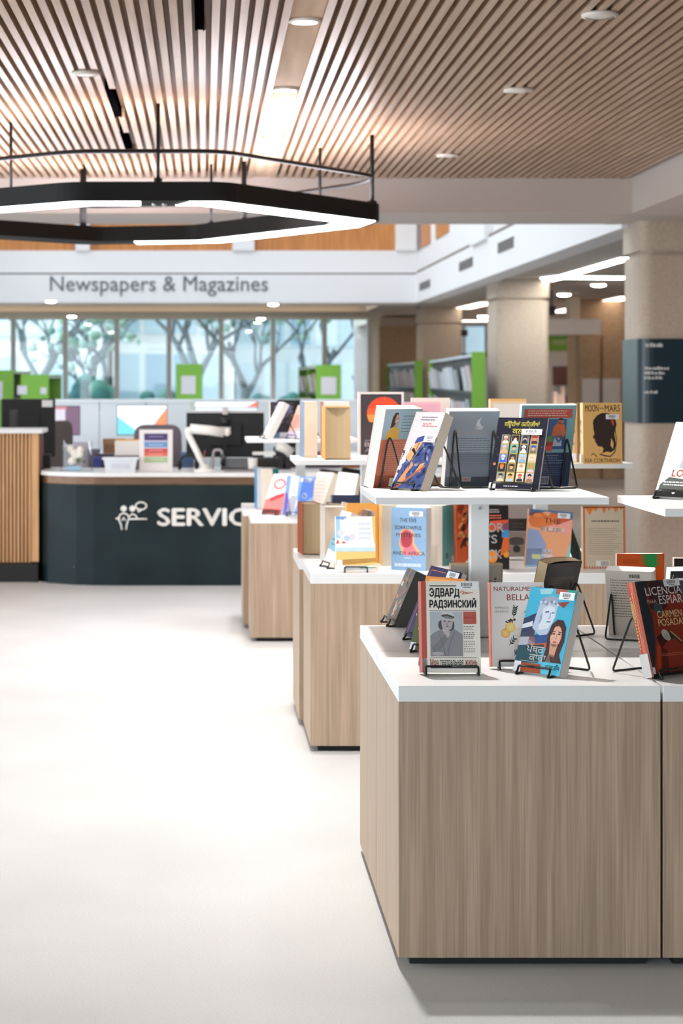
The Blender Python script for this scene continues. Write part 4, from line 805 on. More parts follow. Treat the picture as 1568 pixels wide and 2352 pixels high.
for x0, y0, x1, y1 in ((0, 0, .05, 1), (.95, 0, 1, 1), (0, .97, 1, 1)): a.rect(x0, y0, x1, y1, (204, 110, 60))
for cx, h, w in ((.16, .15, .12), (.30, .09, .08), (.5, .12, .07), (.62, .08, .05), (.78, .11, .08), (.9, .07, .05)): a.poly([(cx-w, 1), (cx+w, 1), (cx+w*.4, 1-h*.6), (cx, 1-h), (cx-w*.5, 1-h*.5)], (222, 124, 44))
for k in range(16): a.poly([(k/16, 0), (k/16+.05, 0), (k/16+.02, .055)], (196, 90, 60))
a.fake(.20, .735, .86, .785, 1, (90, 80, 66), .5, 4, .02); a.fake(.12, .22, .9, .66, 13, (164, 150, 124), .35, 12); a.rect(.3, .04, .62, .13, (232, 228, 220)); a.up(); a.bars(.42, .05, .6, .12, (110, 106, 100))
p = on(1388, 1302); book('parchment coloured cover with orange dripping border at the right of the middle display', .164, .240, .02, Vector((p.x, p.y, ZT)), 1, 3, cover=(206, 188, 160), art=a)
# raised shelf, left
Z2 = 1.075
book('slim blue book with cream pages standing edge-on, left on the middle raised shelf', .15, .233, .056, onz(693, 1050, Z2), -86, 0, cover=(140, 162, 188), edge=(240, 206, 150), pages=PG_C, spine=(130, 150, 176))
book('thick tan page block with orange boards standing edge-on on the middle raised shelf', .15, .216, .104, onz(742, 1054, Z2), -88, 0, cover=(242, 178, 84), pages=PG_T, hard=True)
book('white topped book standing edge-on behind the thick orange boarded one', .14, .232, .11, at(739, 8.62, Z2), -88, 0, cover=(226, 150, 120), pages=PG_W)
a = Art(); a.rect(0, 0, 1, 1, (232, 224, 218)); a.up(); a.rect(.05, .0, .95, .965, (44, 40, 42)); a.up(); a.rect(.09, .0, .91, .94, (62, 54, 58)); a.up()
def half(cx, cy, rx, ry, y0, y1, c):
    L = []; Rr = []
    for k in range(13):
        y = y0+(y1-y0)*k/12; s_ = max(0, 1-((y-cy)/ry)**2)**.5; L.append((cx-rx*s_, y)); Rr.append((cx+rx*s_, y))
    a.poly(L+Rr[::-1], c)
half(.56, .66, .37, .26, .74, .919, (238, 74, 32)); half(.56, .66, .37, .26, .64, .74, (242, 100, 50)); half(.56, .66, .37, .26, .52, .64, (248, 156, 76)); a.poly([(.42, .50), (.72, .50), (.62, .40)], (70, 100, 78)); a.up()
a.text('BLA', .14, .135, .54, .20, (220, 212, 212), .02); a.text('AU', .14, .045, .40, .105, (206, 198, 198), .02); a.fake(.14, .21, .54, .25, 1, (150, 140, 144), .4, 3)
p = onz(875, 1045, Z2); book('large dark book with an orange sun in a white border on the middle raised shelf', .196, .272, .012, Vector((p.x, p.y, Z2)), 0, 1, cover=(230, 222, 216), art=a)
a = Art(); a.rect(0, 0, 1, 1, (226, 178, 190)); a.up(); a.rect(.03, .02, .97, .96, (222, 168, 182)); a.fake(.2, .6, .8, .85, 3, (180, 120, 140), .5, 6)
book('pink book with its top showing behind the salmon one', .155, .232, .02, at(970, 8.58, Z2), 3, 2, cover=(228, 180, 192), art=a)
book('pale beige book behind the pink one on the middle raised shelf', .16, .248, .02, at(990, 8.68, Z2), 0, 2, cover=(226, 216, 206))
# raised shelf, right
Z3 = 1.084
a = Art(); a.rect(0, 0, 1, 1, (244, 214, 180)); a.up(); a.rect(.1, .5, .9, .92, (244, 234, 226)); a.rect(0, .2, 1, .45, (232, 130, 116)); a.rect(0, .96, 1, 1, (246, 190, 116))
book('peach and white book peeking out left of the large teal book', .14, .242, .02, at(1168, 7.95, Z3), 0, 3, cover=(246, 200, 140), art=a)
a = Art(); a.rect(0, 0, 1, 1, (190, 214, 216)); a.up(); a.poly([(.3, .7), (1, .9), (1, .55), (.5, .5)], (238, 170, 160)); a.poly([(.5, .1), (1, .32), (1, .1)], (240, 120, 90)); a.poly([(.4, .5), (.9, .45), (.8, .3)], (226, 222, 206)); a.ell(.8, .72, .1, .08, (236, 130, 120))
book('pastel book with pink and teal shapes beside the silhouette book', .12, .205, .02, at(1294, 7.86, Z3), 0, 3, cover=(190, 214, 216), art=a)
a = Art(); a.rect(0, 0, 1, 1, (238, 186, 112)); a.up(); BR = (54, 36, 30)
a.text('MOON', .06, .855, .40, .965, (84, 58, 42), .012); a.text('MARS', .56, .855, .95, .965, (84, 58, 42), .012); a.fake(.43, .88, .54, .93, 1, (150, 110, 70), .5, 3, 0)
a.text('KIA CORTHRON', .05, .02, .94, .085, (84, 58, 42), .012)
hd = [(.36, .11), (.50, .19), (.52, .25), (.48, .28), (.38, .285), (.34, .33), (.31, .36), (.30, .40), (.26, .42), (.25, .445), (.29, .48), (.27, .56), (.26, .62), (.29, .70), (.38, .785), (.52, .815), (.66, .81), (.78, .76), (.84, .68), (.84, .58), (.80, .50), (.82, .42), (.84, .32), (.80, .22), (.70, .185), (.62, .20), (.46, .17), (.36, .11)]
a.poly(hd, BR); a.up(); q = random.Random(2)
for k in range(26):
    g = 2.9-k*.115; a.ell(.55+.285*math.cos(g), .62+.195*math.sin(g), .03, .02, BR, 8, q.random())
a.line([(.82, .55), (.86, .40), (.82, .2), (.70, .12), (.55, .13), (.42, .16)], .02, BR); a.line([(.36, .11), (.26, .17), (.20, .14)], .014, BR); a.up(); a.poly([(.72, .42), (.70, .30), (.76, .24), (.78, .34)], (238, 186, 112)); a.ell(.76, .68, .03, .06, (190, 84, 40), 12, .4)
sa = Art(); sa.text('M', .2, .62, .8, .72, BR); sa.text('M', .2, .5, .8, .56, (110, 74, 50)); sa.text('S', .2, .3, .8, .36, (110, 74, 50)); sa.rect(.05, .02, .95, .16, (232, 228, 226))
p = onz(1384, 1065, Z3); book('tan book with a black silhouette head of a woman on the right raised shelf', .150, .229, .03, Vector((p.x, p.y, Z3)), 5, 2, cover=(238, 186, 112), art=a, spine=(242, 204, 150), spine_art=sa, sticker_part=(.58, .73, .92, .81))
book('cream spined book standing turned beside the silhouette book', .13, .226, .045, at(1332, 7.86, Z3), 70, 0, cover=(244, 206, 150), spine=(244, 206, 150), spine_art=sa)

# ================================================================== books on the far display
book('pale blue book standing edge-on at the left end of the far display', .15, .232, .04, onz(587, 1168), -86, 0, cover=(90, 150, 190), edge=(200, 206, 214), pages=page_mat((206, 210, 218), (180, 186, 196)))
book('cream page block standing edge-on second on the far display', .15, .228, .058, onz(600, 1170), -87, 0, cover=(232, 216, 200), pages=PG_C, edge=(30, 140, 140))
book('teal spined book standing third on the far display', .15, .222, .032, at(624, 11.62, ZT), -87, 0, cover=(24, 140, 142), pages=page_mat((30, 140, 142), (24, 120, 124)))
a = Art(); a.rect(0, 0, 1, 1, (244, 226, 222)); a.up(); a.poly([(0, 0), (1, 0), (1, .55), (0, .35)], (236, 120, 116)); a.rect(0, 0, 1, .12, (140, 60, 54)); a.ell(.5, .75, .34, .14, (232, 110, 110)); a.up(); a.ell(.5, .75, .22, .08, (248, 236, 232)); a.poly([(.2, .4), (.9, .55), (.9, .45), (.3, .3)], (214, 60, 64)); a.ell(.5, .45, .06, .03, (110, 60, 60))
p = on(621, 1180); bk_easel('red and white book leaning on a stand on the far display', .14, .23, .05, p, -48, 24, cover=(236, 226, 220), art=a, pages=PG_W, elabel='wire easel under the red and white leaning book')
a = Art(); a.rect(0, 0, 1, 1, (128, 160, 220)); a.up(); a.poly([(.1, 0), (.4, 0), (.45, 1), (.15, 1)], (214, 226, 246)); a.poly([(.45, .2), (1, .5), (1, .9), (.6, .96)], (84, 120, 200)); a.ell(.3, .3, .16, .2, (244, 236, 244)); a.ell(.7, .5, .1, .08, (230, 240, 250)); a.poly([(0, 0), (.3, .0), (.1, .5), (0, .6)], (110, 90, 180)); a.rect(.5, .86, .9, .95, (236, 240, 248)); a.up(); a.ell(.7, .5, .04, .03, (70, 90, 180)); a.ell(.32, .6, .05, .06, (236, 190, 200))
p = on(682, 1183); bk_easel('blue patterned book facing out on the far display', .15, .212, .016, p, -14, 14, roll=3, cover=(128, 160, 220), art=a, elabel='wire easel under the blue patterned book')
a = Art(); a.rect(0, 0, 1, 1, (228, 212, 200)); a.up(); a.fake(.1, .2, .9, .9, 8, (206, 180, 170), .5, 4)
p = on(714, 1176); bk_easel('beige book leaning back beside the blue patterned one', .14, .24, .045, Vector((p.x, 11.05, p.z)), -56, 23, cover=(226, 208, 194), art=a, pages=PG_C, elabel='wire easel under the beige leaning book')
a = Art(); a.rect(0, 0, 1, 1, (44, 42, 46)); a.up(); a.rect(.3, .84, .72, .95, (120, 112, 112)); a.text('H', .3, .64, .5, .76, (230, 226, 224), .03); a.fake(.2, .3, .8, .56, 5, (80, 76, 78), .4, 3)
book('black book with a big white letter on the far display', .15, .235, .03, at(762, 11.3, ZT), 14, 14, 8, cover=(44, 42, 46), art=a)
book('black book lying back in the dark behind the white one on the far display', .14, .225, .03, at(806, 11.62, ZT), 8, 10, 8, cover=(20, 24, 28))
a = Art(); a.up(); a.fake(.2, .78, .7, .84, 1, (216, 214, 212), .5, 2)
p = onz(785, 1178); bk_easel('white book leaning on the far display, cream page edges to the right', .115, .23, .055, Vector((XA(782, 10.99), 10.99, ZT+.007)), -24, 17, roll=5, cover=(246, 246, 244), art=a, pages=PG_C, elabel='wire easel under the white leaning book')
# far raised shelf
Z4 = 1.068
p = onz(607, 1006, Z4); p.z = Z4+.004; book('white edged book leaning back on the far raised shelf', .14, .225, .034, Vector((XA(606, 11.5), 11.5, Z4+.006)), -80, 27, cover=(232, 228, 222), pages=PG_W, edge=(240, 236, 230))
easel('wire easel under the white edged book on the far raised shelf', Vector((XA(606, 11.5), 11.5, Z4)), -80, .1, .034, 27)
a = Art(); a.rect(0, 0, 1, 1, (46, 44, 54)); a.up(); q = random.Random(31)
for k in range(34): a.ell(q.uniform(.1, .9), q.uniform(.3, .95), q.uniform(.05, .14), q.uniform(.02, .06), q.choice([(70, 74, 130), (120, 120, 160), (60, 58, 64), (110, 96, 76), (84, 80, 100)]), 8, q.random())
a.rect(0, 0, 1, .16, (110, 136, 176)); a.up(); a.rect(.4, .03, .84, .16, (226, 230, 236))
book('dark blue picture cover on the far raised shelf', .135, .206, .02, at(648, 11.62, Z4), 2, 4, cover=(46, 44, 54), art=a, spine=(226, 214, 204))
a = Art(); a.rect(0, 0, 1, 1, (236, 190, 176)); a.up(); a.rect(.1, .3, .9, .7, (226, 160, 146)); a.rect(0, 0, 1, .2, (216, 206, 226))
book('pinkish book leaning on the far raised shelf beside the blue edge-on book', .13, .2, .03, Vector((XA(672, 11.48), 11.48, Z4+.006)), -58, 24, cover=(238, 214, 204), art=a)
easel('wire easel under the pinkish book on the far raised shelf', Vector((XA(672, 11.48), 11.48, Z4)), -58, .09, .03, 24, .1)

# ================================================================== service desk
YD0 = 13.93; t = thing('service_desk', 'long dark green service desk with white top and SERVICE lettering', 'desk', (0, 14.3, 0))
fr = [(XA(92, 14.2), 14.25), (XA(110, 14.12), 14.13), (XA(140, 14.05), 14.045), (XA(175, 13.98), 13.98), (XA(215, 13.95), 13.945), (XA(270, YD0), YD0), (1.75, YD0)]
def off(pts, d): return [(x, y-14.3+d) for x, y in pts]
def deskpoly(d, back=14.68, dx=0): return off(fr, d)+[(1.75, back-14.3), (fr[0][0], back-14.3)]
MB().prism(deskpoly(0), 0, ZA(1114, YD0), M_DARK).build('front_panel', t)
MB().prism(deskpoly(.05), ZA(1114, YD0), ZA(1095, YD0), noise_mat('desk_wood_band', (150, 112, 84), (170, 130, 100), (1, 6, 8), 4, 3, .5)).build('wood_band', t)
m = MB(); m.prism(deskpoly(-.02, 14.72), ZA(1095, YD0), ZA(1086, YD0), M_TOP); m.build('counter_top', t)
ZD = ZA(1086, YD0)
m = MB(); wm = mat((236, 234, 228), .5); yy = YD0-14.3-.004
m.text('SERVICE', XA(363, YD0), ZA(1207, YD0), XA(604, YD0), ZA(1168, YD0), yy, wm, .0065, .004); m.build('lettering', t)
m = MB(); e = lambda x, y: (XA(x, YD0), yy, ZA(y, YD0)); r = .0065
def icon(pts, closed=False): m.tube([e(*q) for q in pts], r, wm, 6, closed)
def ellp(cx, cy, rx, ry, n=16): return [(cx+rx*math.cos(2*math.pi*k/n), cy+ry*math.sin(2*math.pi*k/n)) for k in range(n)]
for cx, cy, q in ((284, 1168, 7), (304, 1168, 7)): m.slab([(XA(cx+q*math.cos(k*.3927), YD0), ZA(cy+q*math.sin(k*.3927), YD0)) for k in range(16)], yy, yy+.004, wm)
icon([(276, 1182), (284, 1178), (293, 1182), (296, 1190), (291, 1205), (290, 1217)]); icon([(276, 1182), (272, 1191), (278, 1205), (280, 1217)]); icon([(280, 1196), (284, 1188), (288, 1196)])
icon([(297, 1186), (304, 1180), (312, 1184), (315, 1191)]); icon([(266, 1191), (276, 1191)]); icon([(297, 1192), (338, 1192)]); icon(ellp(324, 1162, 12.5, 8.5), True); icon([(316, 1170), (318, 1176), (325, 1171)])
m.build('pictogram', t)
MB().ball((XA(171, 13.98), 13.98-14.3-.001, ZA(1302, 13.98)), .008, mat((110, 120, 120), .4, 1.0)).build('screw_cap', t)
# slatted high counter on the left
t = thing('slatted_counter', 'tall counter clad in vertical oak slats at the left edge, white top', 'counter', (-1.7, 14.5, 0))
xr = XA(90, 14.25); zt_ = ZA(985, 14.25)
MB().box((-2.6+1.7, -.34, 0), (xr+1.7-.002, .1, ZA(1292, 14.25)), mat((20, 20, 22), .6)).build('plinth', t)
MB().box((-2.6+1.7, -.26, ZA(1292, 14.25)), (xr+1.7, .14, zt_-.03), mat((112, 72, 42), .7)).build('counter_body', t)
m = MB(); x = -2.6+1.7
while x < XA(70, 14.2)+1.7: m.box((x, -.30, ZA(1292, 14.2)), (x+.0155, -.26, zt_-.03), M_OAK); x += .026
m.box((XA(72, 14.2)+1.7, -.305, ZA(1290, 14.2)), (xr+1.7, -.26, zt_-.03), M_OAK); m.build('slat_cladding', t)
MB().box((-2.6+1.7, -.33, zt_-.03), (XA(98, 14.2)+1.7, .17, zt_), M_TOP).build('counter_top', t, .003)
# ---- things on the desk
def Pd(px, Y, z=ZD): return Vector((XA(px, Y), Y, z))
Y = 14.15; s = Y/F
t = thing('sign_holder', 'white framed sign with purple, blue, red, orange and green stripes on the desk', 'sign', Pd(358, Y)); hw = 38.5*s
MB().box((-hw, 0, 0), (hw, .012, 96*s), mat((238, 234, 232), .4)).build('holder', t, .003)
m = MB(); z = lambda py: (1088-py)*s; g = 27*s
for y0, y1, c in ((1017, 1001, (70, 58, 110)), (1020, 1017, (214, 206, 222)), (1033, 1020, (112, 152, 200)), (1035, 1033, (220, 222, 232)), (1045, 1035, (206, 84, 86)), (1053, 1045, (226, 112, 84)), (1055, 1053, (236, 206, 196)), (1068, 1055, (176, 204, 160)), (1085, 1068, (240, 238, 236))): m.box((-g, -.0015, z(y0)), (g, 0, z(y1)), mat(c, .5))
for k, y0 in enumerate((1008, 1027, 1040, 1049, 1061)): m.box((-g*.6, -.002, z(y0)-.003), (g*.6, -.0014, z(y0)+.003), mat(((150, 140, 180), (180, 206, 230), (232, 150, 150), (240, 170, 150), (206, 226, 196))[k], .5))
m.build('sign_sheet', t)
t = thing('plastic_tub', 'translucent white plastic tub on the service desk', 'tub', Pd(277, 14.1)); tubm = mat((232, 236, 242), .25)
m = MB(); a0, a1, d0, d1, h = .098, .115, .07, .08, .098
v = [(-a0, -d0, 0), (a0, -d0, 0), (a0, d0, 0), (-a0, d0, 0), (-a1, -d1, h), (a1, -d1, h), (a1, d1, h), (-a1, d1, h)]; v += [(x*.95, y*.94, z_+.004 if z_ < .01 else z_) for x, y, z_ in v]
f = [(0, 3, 2, 1), (8, 9, 10, 11)]
for i in range(4): j = (i+1) % 4; f += [(i, j, 4+j, 4+i), (8+j, 8+i, 12+i, 12+j), (4+i, 4+j, 12+j, 12+i)]
m.add(v, f, tubm); m.build('tub_body', t); m = MB(); m.box((-a1-.008, -d1-.008, h-.012), (a1+.008, -d1, h), tubm); m.box((-a1-.008, d1, h-.012), (a1+.008, d1+.008, h), tubm); m.box((-a1-.008, -d1, h-.012), (-a1, d1, h), tubm); m.box((a1, -d1, h-.012), (a1+.008, d1, h), tubm); m.build('rim', t)
MB().box((-.06, -d0-.012, .03), (.06, -d0-.006, .06), mat((206, 210, 222), .4)).build('tub_label', t)
# acrylic leaflet stand with white flowers
t = thing('acrylic_holder', 'clear acrylic leaflet stand with white flower leaflet beside the slatted counter', 'holder', Pd(176, 14.2))
m = MB(); m.bar((-.11, 0, 0), (-.085, .04, .20), .10, .006, M_ACRYL); m.bar((.11, 0, 0), (.085, .04, .20), .10, .006, M_ACRYL); m.box((-.11, -.02, 0), (.11, .10, .006), M_ACRYL); m.build('stand', t)
m = MB(); q = random.Random(4)
for k in range(12): m.ball((q.uniform(-.05, .03), .03+q.uniform(-.01, .01), q.uniform(.04, .16)), q.uniform(.014, .03), mat((244, 240, 228), .7), 8, 6)
for k in range(5): m.ball((q.uniform(-.02, .05), .036, q.uniform(.05, .13)), .013, mat((120, 124, 90), .7), 8, 6)
m.build('flowers', t); MB().box((-.075, -.015, .006), (.03, .03, .032), mat((156, 200, 224), .4)).build('blue_block', t)
# box of paper with orange folder
t = thing('paper_box', 'open white paper box with an orange folder on the desk behind the tub', 'box', Pd(292, 14.5))
MB().box((-.085, -.06, .10), (.085, .06, .20), mat((240, 236, 230), .7)).build('box_body', t); MB().box((-.08, .02, .2), (.088, .03, .212), mat((232, 170, 96), .6)).build('folder', t); MB().box((-.095, -.07, 0), (.095, .07, .10), mat((120, 108, 108), .6)).build('tray', t)
# monitor arm (white)
t = thing('desk_lamp', 'white jointed desk lamp arm with flat round base on the service desk', 'lamp', Pd(470, 14.1)); s = 14.1/F; wl = mat((240, 238, 232), .35)
pt = lambda x, y, d=0: ((x-470)*s, d, (1090-y)*s)
MB().lathe([(0, 0), (26*s, 0), (26*s, .008), (22*s, .016), (9*s, .02), (8*s, .05), (0, .05)], (0, 0, 0), wl).build('base', t)
MB().tube([pt(470, 1082), pt(455, 1050), pt(431, 1003)], 7.2*s, wl, 12).build('lower_arm', t); MB().tube([pt(436, 991), pt(480, 995), pt(514, 1000)], 11*s, wl, 12).build('upper_arm', t)
MB().ball(pt(434, 998), 11*s, wl).build('elbow', t); MB().ball(pt(521, 999), 9.5*s, wl).build('head_joint', t)
# monitors seen from behind on the desk
def monitor(label, px0, px1, py0, py1, Y, yaw=0, kind='back', stand=True, screen=None, foot=True):
    s = Y/F; w = (px1-px0)*s/math.cos(R(yaw)); h = (py1-py0)*s; base = .74; zc = ZA(py1, Y)
    t = thing('monitor', label, 'monitor', (XA((px0+px1)/2, Y), Y, base), (0, 0, R(yaw))); z0 = zc-base
    m = MB(); m.box((-w/2, -.012, z0), (w/2, .018, z0+h), M_BLACK); m.build('housing', t, .006)
    if kind == 'back': MB().box((-w*.22, -.04, z0+h*.25), (w*.22, -.012, z0+h*.75), mat((22, 22, 23), .5)).build('rear_cover', t, .01)
    else:
        m = MB(); m.box((-w/2+.006, -.0135, z0+.008), (w/2-.006, -.012, z0+h-.006), mat(screen[0], .3, emit=screen[0], es=.55))
        for pts, c in screen[1]: m.slab([(-w/2+.006+(w-.012)*x, z0+.008+(h-.014)*y) for x, y in pts], -.0145, -.0134, mat(c, .3, emit=c, es=.55))
        m.build('screen', t)
    d = .04 if kind != 'back' else -.045
    m = MB(); m.bar((0, d, .01), (0, d, z0+h*.5), .05, .02, M_BLACK); m.box((-.03, min(0, d), z0+h*.4), (.03, max(0, d), z0+h*.5), M_BLACK); m.build('stand', t)
    MB().box((-.11, d-.09, 0), (.11, d+.09, .012), M_BLACK).build('foot', t, .004); return t
t = monitor('large black monitor back at the left behind the slatted counter', 4, 126, 916, 1050, 15.2, 10)
MB().box((.10, -.0135, ZA(935, 15.2)-.74), (.18, -.0122, ZA(919, 15.2)-.74), mat((240, 240, 240), .5)).build('white_sticker', t); MB().box((-.14, -.0135, ZA(1010, 15.2)-.74), (-.08, -.0122, ZA(940, 15.2)-.74), mat((70, 68, 68), .5)).build('grey_plate', t)
t = monitor('wide black monitor back with a small white camera in the middle of the desk', 428, 606, 948, 1050, 15.0, 0)
MB().box((-.02, -.03, ZA(952, 15)-.74), (.02, .03, ZA(934, 15)-.74), mat((230, 222, 216), .4)).build('camera_clip', t, .004); m = MB(); m.lathe([(.032, 0), (.032, .05)], (0, -.05, ZA(975, 15)-.74), mat((40, 40, 42), .4)); m.build('camera_ball', t); MB().box((-.04, -.06, ZA(991, 15)-.74), (.04, -.04, ZA(980, 15)-.74), mat((200, 190, 180), .4)).build('camera_label', t)
MB().box((-.29, -.012, ZA(948, 15)-.74), (.29, .02, ZA(942, 15)-.74), mat((230, 230, 232), .4)).build('top_bezel', t)
t = monitor('monitor with purple-grey screen and white page beside the left chair', 122, 184, 932, 1000, 17.9, 4, 'front', screen=((122, 96, 116), [([(0, 0.05), (.45, .05), (.45, .9), (0, .9)], (206, 200, 212)), ([(0, .9), (.5, .9), (.5, 1), (0, 1)], (196, 130, 140))]))
t = monitor('monitor with white, teal and orange triangles behind the grey chair', 268, 384, 930, 1000, 18.2, 0, 'front', screen=((240, 246, 252), [([(0, 0), (0, .62), (.36, .17), (.36, 0)], (120, 206, 222)), ([(.58, 0), (1, .92), (1, 0)], (250, 140, 96))]))
t = monitor('white screen with an orange corner peeping over the wide black monitor', 446, 592, 921, 985, 18.2, 0, 'front', screen=((240, 246, 254), [([(.82, .80), (1, 1), (1, .80)], (248, 110, 80)), ([(0, .74), (1, .74), (1, .78), (0, .78)], (110, 120, 150))]))
t = monitor('black monitor behind the middle raised shelf at the right of the desk', 636, 690, 918, 1040, 15.6, 0)
# office chairs
def chair(label, px, py_top, Y, w, c, yaw=0):
    z1 = ZA(py_top, Y); t = thing('office_chair', label, 'chair', (XA(px, Y), Y, 0), (0, 0, R(yaw))); cm = mat(c, .85); m = MB()
    pts = rounded([(-w/2, .0, .58), (w/2, 0, .58), (w/2*.94, 0, z1), (-w/2*.94, 0, z1)], .09, 6, True); n = len(pts)
    m.slab([(p.x, p.z) for p in pts], -.02, .03, cm); m.build('backrest', t, .012)
    m = MB(); q = rounded([(-w/2, .05, 0), (w/2, .05, 0), (w/2, .5, 0), (-w/2, .5, 0)], .08, 5, True); m.prism([(p.x, p.y) for p in q], .44, .51, cm); m.build('seat', t, .015)
    MB().bar((0, .06, .47), (0, -.0, .7), .06, .02, M_BLACK).build('back_bracket', t); MB().tube([(0, .27, .08), (0, .27, .44)], .025, M_BLACK).build('gas_post', t)
    for sx in (-1, 1): m = MB(); m.tube(rounded([(sx*w*.5, .2, .47), (sx*w*.6, .2, .5), (sx*w*.6, .2, .66)], .03, 4), .014, M_BLACK); m.box((sx*w*.6-.03, .08, .655), (sx*w*.6+.03, .34, .68), M_BLACK); m.build('armrest', t)
    m = MB()
    for k in range(5): g = k*1.2566; m.bar((0, .27, .09), (.28*math.cos(g), .27+.28*math.sin(g), .07), .05, .03, M_BLACK)
    m.build('star_base', t)
    for k in range(5): g = k*1.2566; m = MB(); m.ball((.28*math.cos(g), .27+.28*math.sin(g), .03), .03, M_BLACK, 10, 6); m.build('caster', t)
    return t
chair('grey upholstered office chair behind the striped sign', 362, 975, 15.6, .382, (128, 118, 124))
chair('grey-brown office chair turned sideways beside the left black monitor', 135, 966, 15.95, .41, (120, 106, 102), 64)
chair('dark purple office chair behind the middle raised shelf', 770, 1068, 16.2, .42, (96, 84, 104), 20)
# desk clutter
t = thing('desk_table', 'white inner work surface behind the service desk', 'desk', (-.2, 15.3, 0)); MB().box((-2.4, -.54, .715), (2.0, .12, .74), M_TOP).build('table_top', t)
for x, y in ((-2.3, -.5), (1.9, -.5), (-2.3, .08), (1.9, .08)): MB().box((x-.03, y-.03, 0), (x+.03, y+.03, .715), mat((120, 120, 124), .4)).build('leg', t)
t = thing('desk_table', 'long white work table along the partition behind the desk', 'desk', (-.2, 18.2, 0)); MB().box((-3, -.6, .715), (2.4, .6, .74), M_TOP).build('table_top', t)
for x, y in ((-2.9, -.5), (2.3, -.5), (-2.9, .5), (2.3, .5)): MB().box((x-.03, y-.03, 0), (x+.03, y+.03, .715), mat((120, 120, 124), .4)).build('leg', t)
t = thing('desk_phone', 'black desk phone right of the white lamp base', 'phone', Pd(540, 14.4)); m = MB(); m.add([(-.1, -.08, 0), (.1, -.08, 0), (.1, .1, 0), (-.1, .1, 0), (-.1, -.08, .02), (.1, -.08, .02), (.1, .1, .08), (-.1, .1, .08)], [(0, 3, 2, 1), (4, 5, 6, 7), (0, 1, 5, 4), (1, 2, 6, 5), (2, 3, 7, 6), (3, 0, 4, 7)], mat((70, 66, 66), .5)); m.build('phone_body', t, .004); MB().tube([(-.09, -.06, .05), (-.08, 0, .075), (-.09, .07, .09)], .018, M_BLACK).build('handset', t)
t = thing('headset', 'black headset lying beside the white lamp base', 'headset', Pd(432, 14.35)); m = MB(); m.tube([(.06*math.cos(k*.26), 0, .045+.06*math.sin(k*.26)) for k in range(13)], .008, M_BLACK); m.build('headband', t)
for sx in (-1, 1): MB().ball((sx*.06, 0, .036), (.018, .03, .036), M_BLACK).build('ear_cup', t)
t = thing('leaflet_holder', 'small clear leaflet holder with coloured cards right of the lamp', 'holder', Pd(500, 14.5)); m = MB(); m.tube(rounded([(-.035, 0, 0), (-.03, .02, .135), (.03, .02, .135), (.035, 0, 0)], .025, 5), .009, mat((196, 186, 190), .3)); m.build('bracket', t)
m = MB(); m.bar((-.12, .03, .01), (-.09, .05, .13), .06, .004, mat((226, 120, 110), .5)); m.bar((-.17, .03, .01), (-.15, .05, .14), .06, .004, mat((232, 190, 180), .5)); m.bar((-.06, .03, 0), (-.04, .05, .10), .03, .004, mat((90, 150, 90), .5)); m.build('cards', t)
t = thing('keyboard', 'grey keyboard on the service desk in front of the wide monitor', 'keyboard', Pd(545, 14.05)); m = MB(); m.box((-.09, -.05, 0), (.15, .05, .015), mat((150, 142, 142), .5)); m.build('keyboard_body', t, .003); m = MB()
for r_ in range(4):
    for c_ in range(12): m.box((-.085+c_*.0192, -.043+r_*.022, .015), (-.085+c_*.0192+.015, -.043+r_*.022+.017, .02), mat((70, 66, 66), .5))
m.build('keys', t)
for px_, Y, w, h, d, c, lb in ((190, 15.2, .12, .20, .12, (196, 196, 206), 'pale grey file box on the inner desk left of the tub'), (216, 15.1, .08, .15, .1, (110, 106, 126), 'small purple-grey box on the inner desk'), (246, 15.0, .16, .12, .12, (70, 62, 70), 'dark pile of folders left of the paper box'), (224, 14.9, .06, .10, .06, (60, 70, 140), 'blue tissue box behind the tub'), (262, 15.3, .16, .22, .1, (150, 112, 84), 'brown cardboard box behind the paper box'), (430, 15.3, .1, .12, .1, (84, 110, 150), 'blue tin beside the wide monitor'), (168, 15.4, .14, .17, .1, (206, 214, 220), 'white binder box behind the acrylic holder'), (612, 14.75, .17, .10, .12, (46, 44, 42), 'dark printer tray below the far raised shelf'), (660, 15.2, .2, .16, .14, (60, 54, 60), 'dark equipment case behind the far raised shelf'), (735, 14.8, .28, .14, .2, (80, 70, 84), 'dark purple bag behind the middle raised shelf'), (806, 14.75, .12, .10, .1, (150, 100, 70), 'brown box at the right of the desk clutter'), (100, 14.62, .10, .10, .08, (20, 20, 22), 'black pen tray next to the slatted counter')):
    z0 = ZD if Y < 14.7 else .74; t = thing('storage_box', lb, 'box', (XA(px_, Y), Y, z0)); MB().box((-w/2, -d/2, 0), (w/2, d/2, h*.8), mat(c, .6)).build('box_body', t, .004); MB().box((-w/2-.003, -d/2-.003, h*.8), (w/2+.003, d/2+.003, h), mat(tuple(min(255, v+14) for v in c), .6)).build('lid', t, .003)
t = thing('label_printer', 'white curved desk device under the far raised shelf', 'device', (XA(652, 14.5), 14.5, ZD)); m = MB(); m.tube([(-.05, 0, .17), (0, 0, .15), (.055, 0, .11)], .036, wl, 12); m.build('device_head', t); MB().tube([(0, 0, 0), (0, 0, .14)], .014, M_BLACK).build('device_stem', t); MB().lathe([(0, 0), (.05, 0), (.05, .012), (0, .014)], (0, 0, 0), M_BLACK).build('device_foot', t)
t = thing('document_tray', 'white flat document tray left under the far raised shelf', 'tray', (XA(606, 14.4), 14.4, ZD)); MB().box((-.08, -.05, .105), (.08, .08, .125), wl).build('upper_tray', t, .004); MB().box((-.08, -.05, .0), (.08, .08, .012), wl).build('lower_tray', t, .003); m = MB(); [m.box((x-.004, .06, 0), (x+.004, .075, .11), M_BLACK) for x in (-.07, .07)]; m.build('riser', t)
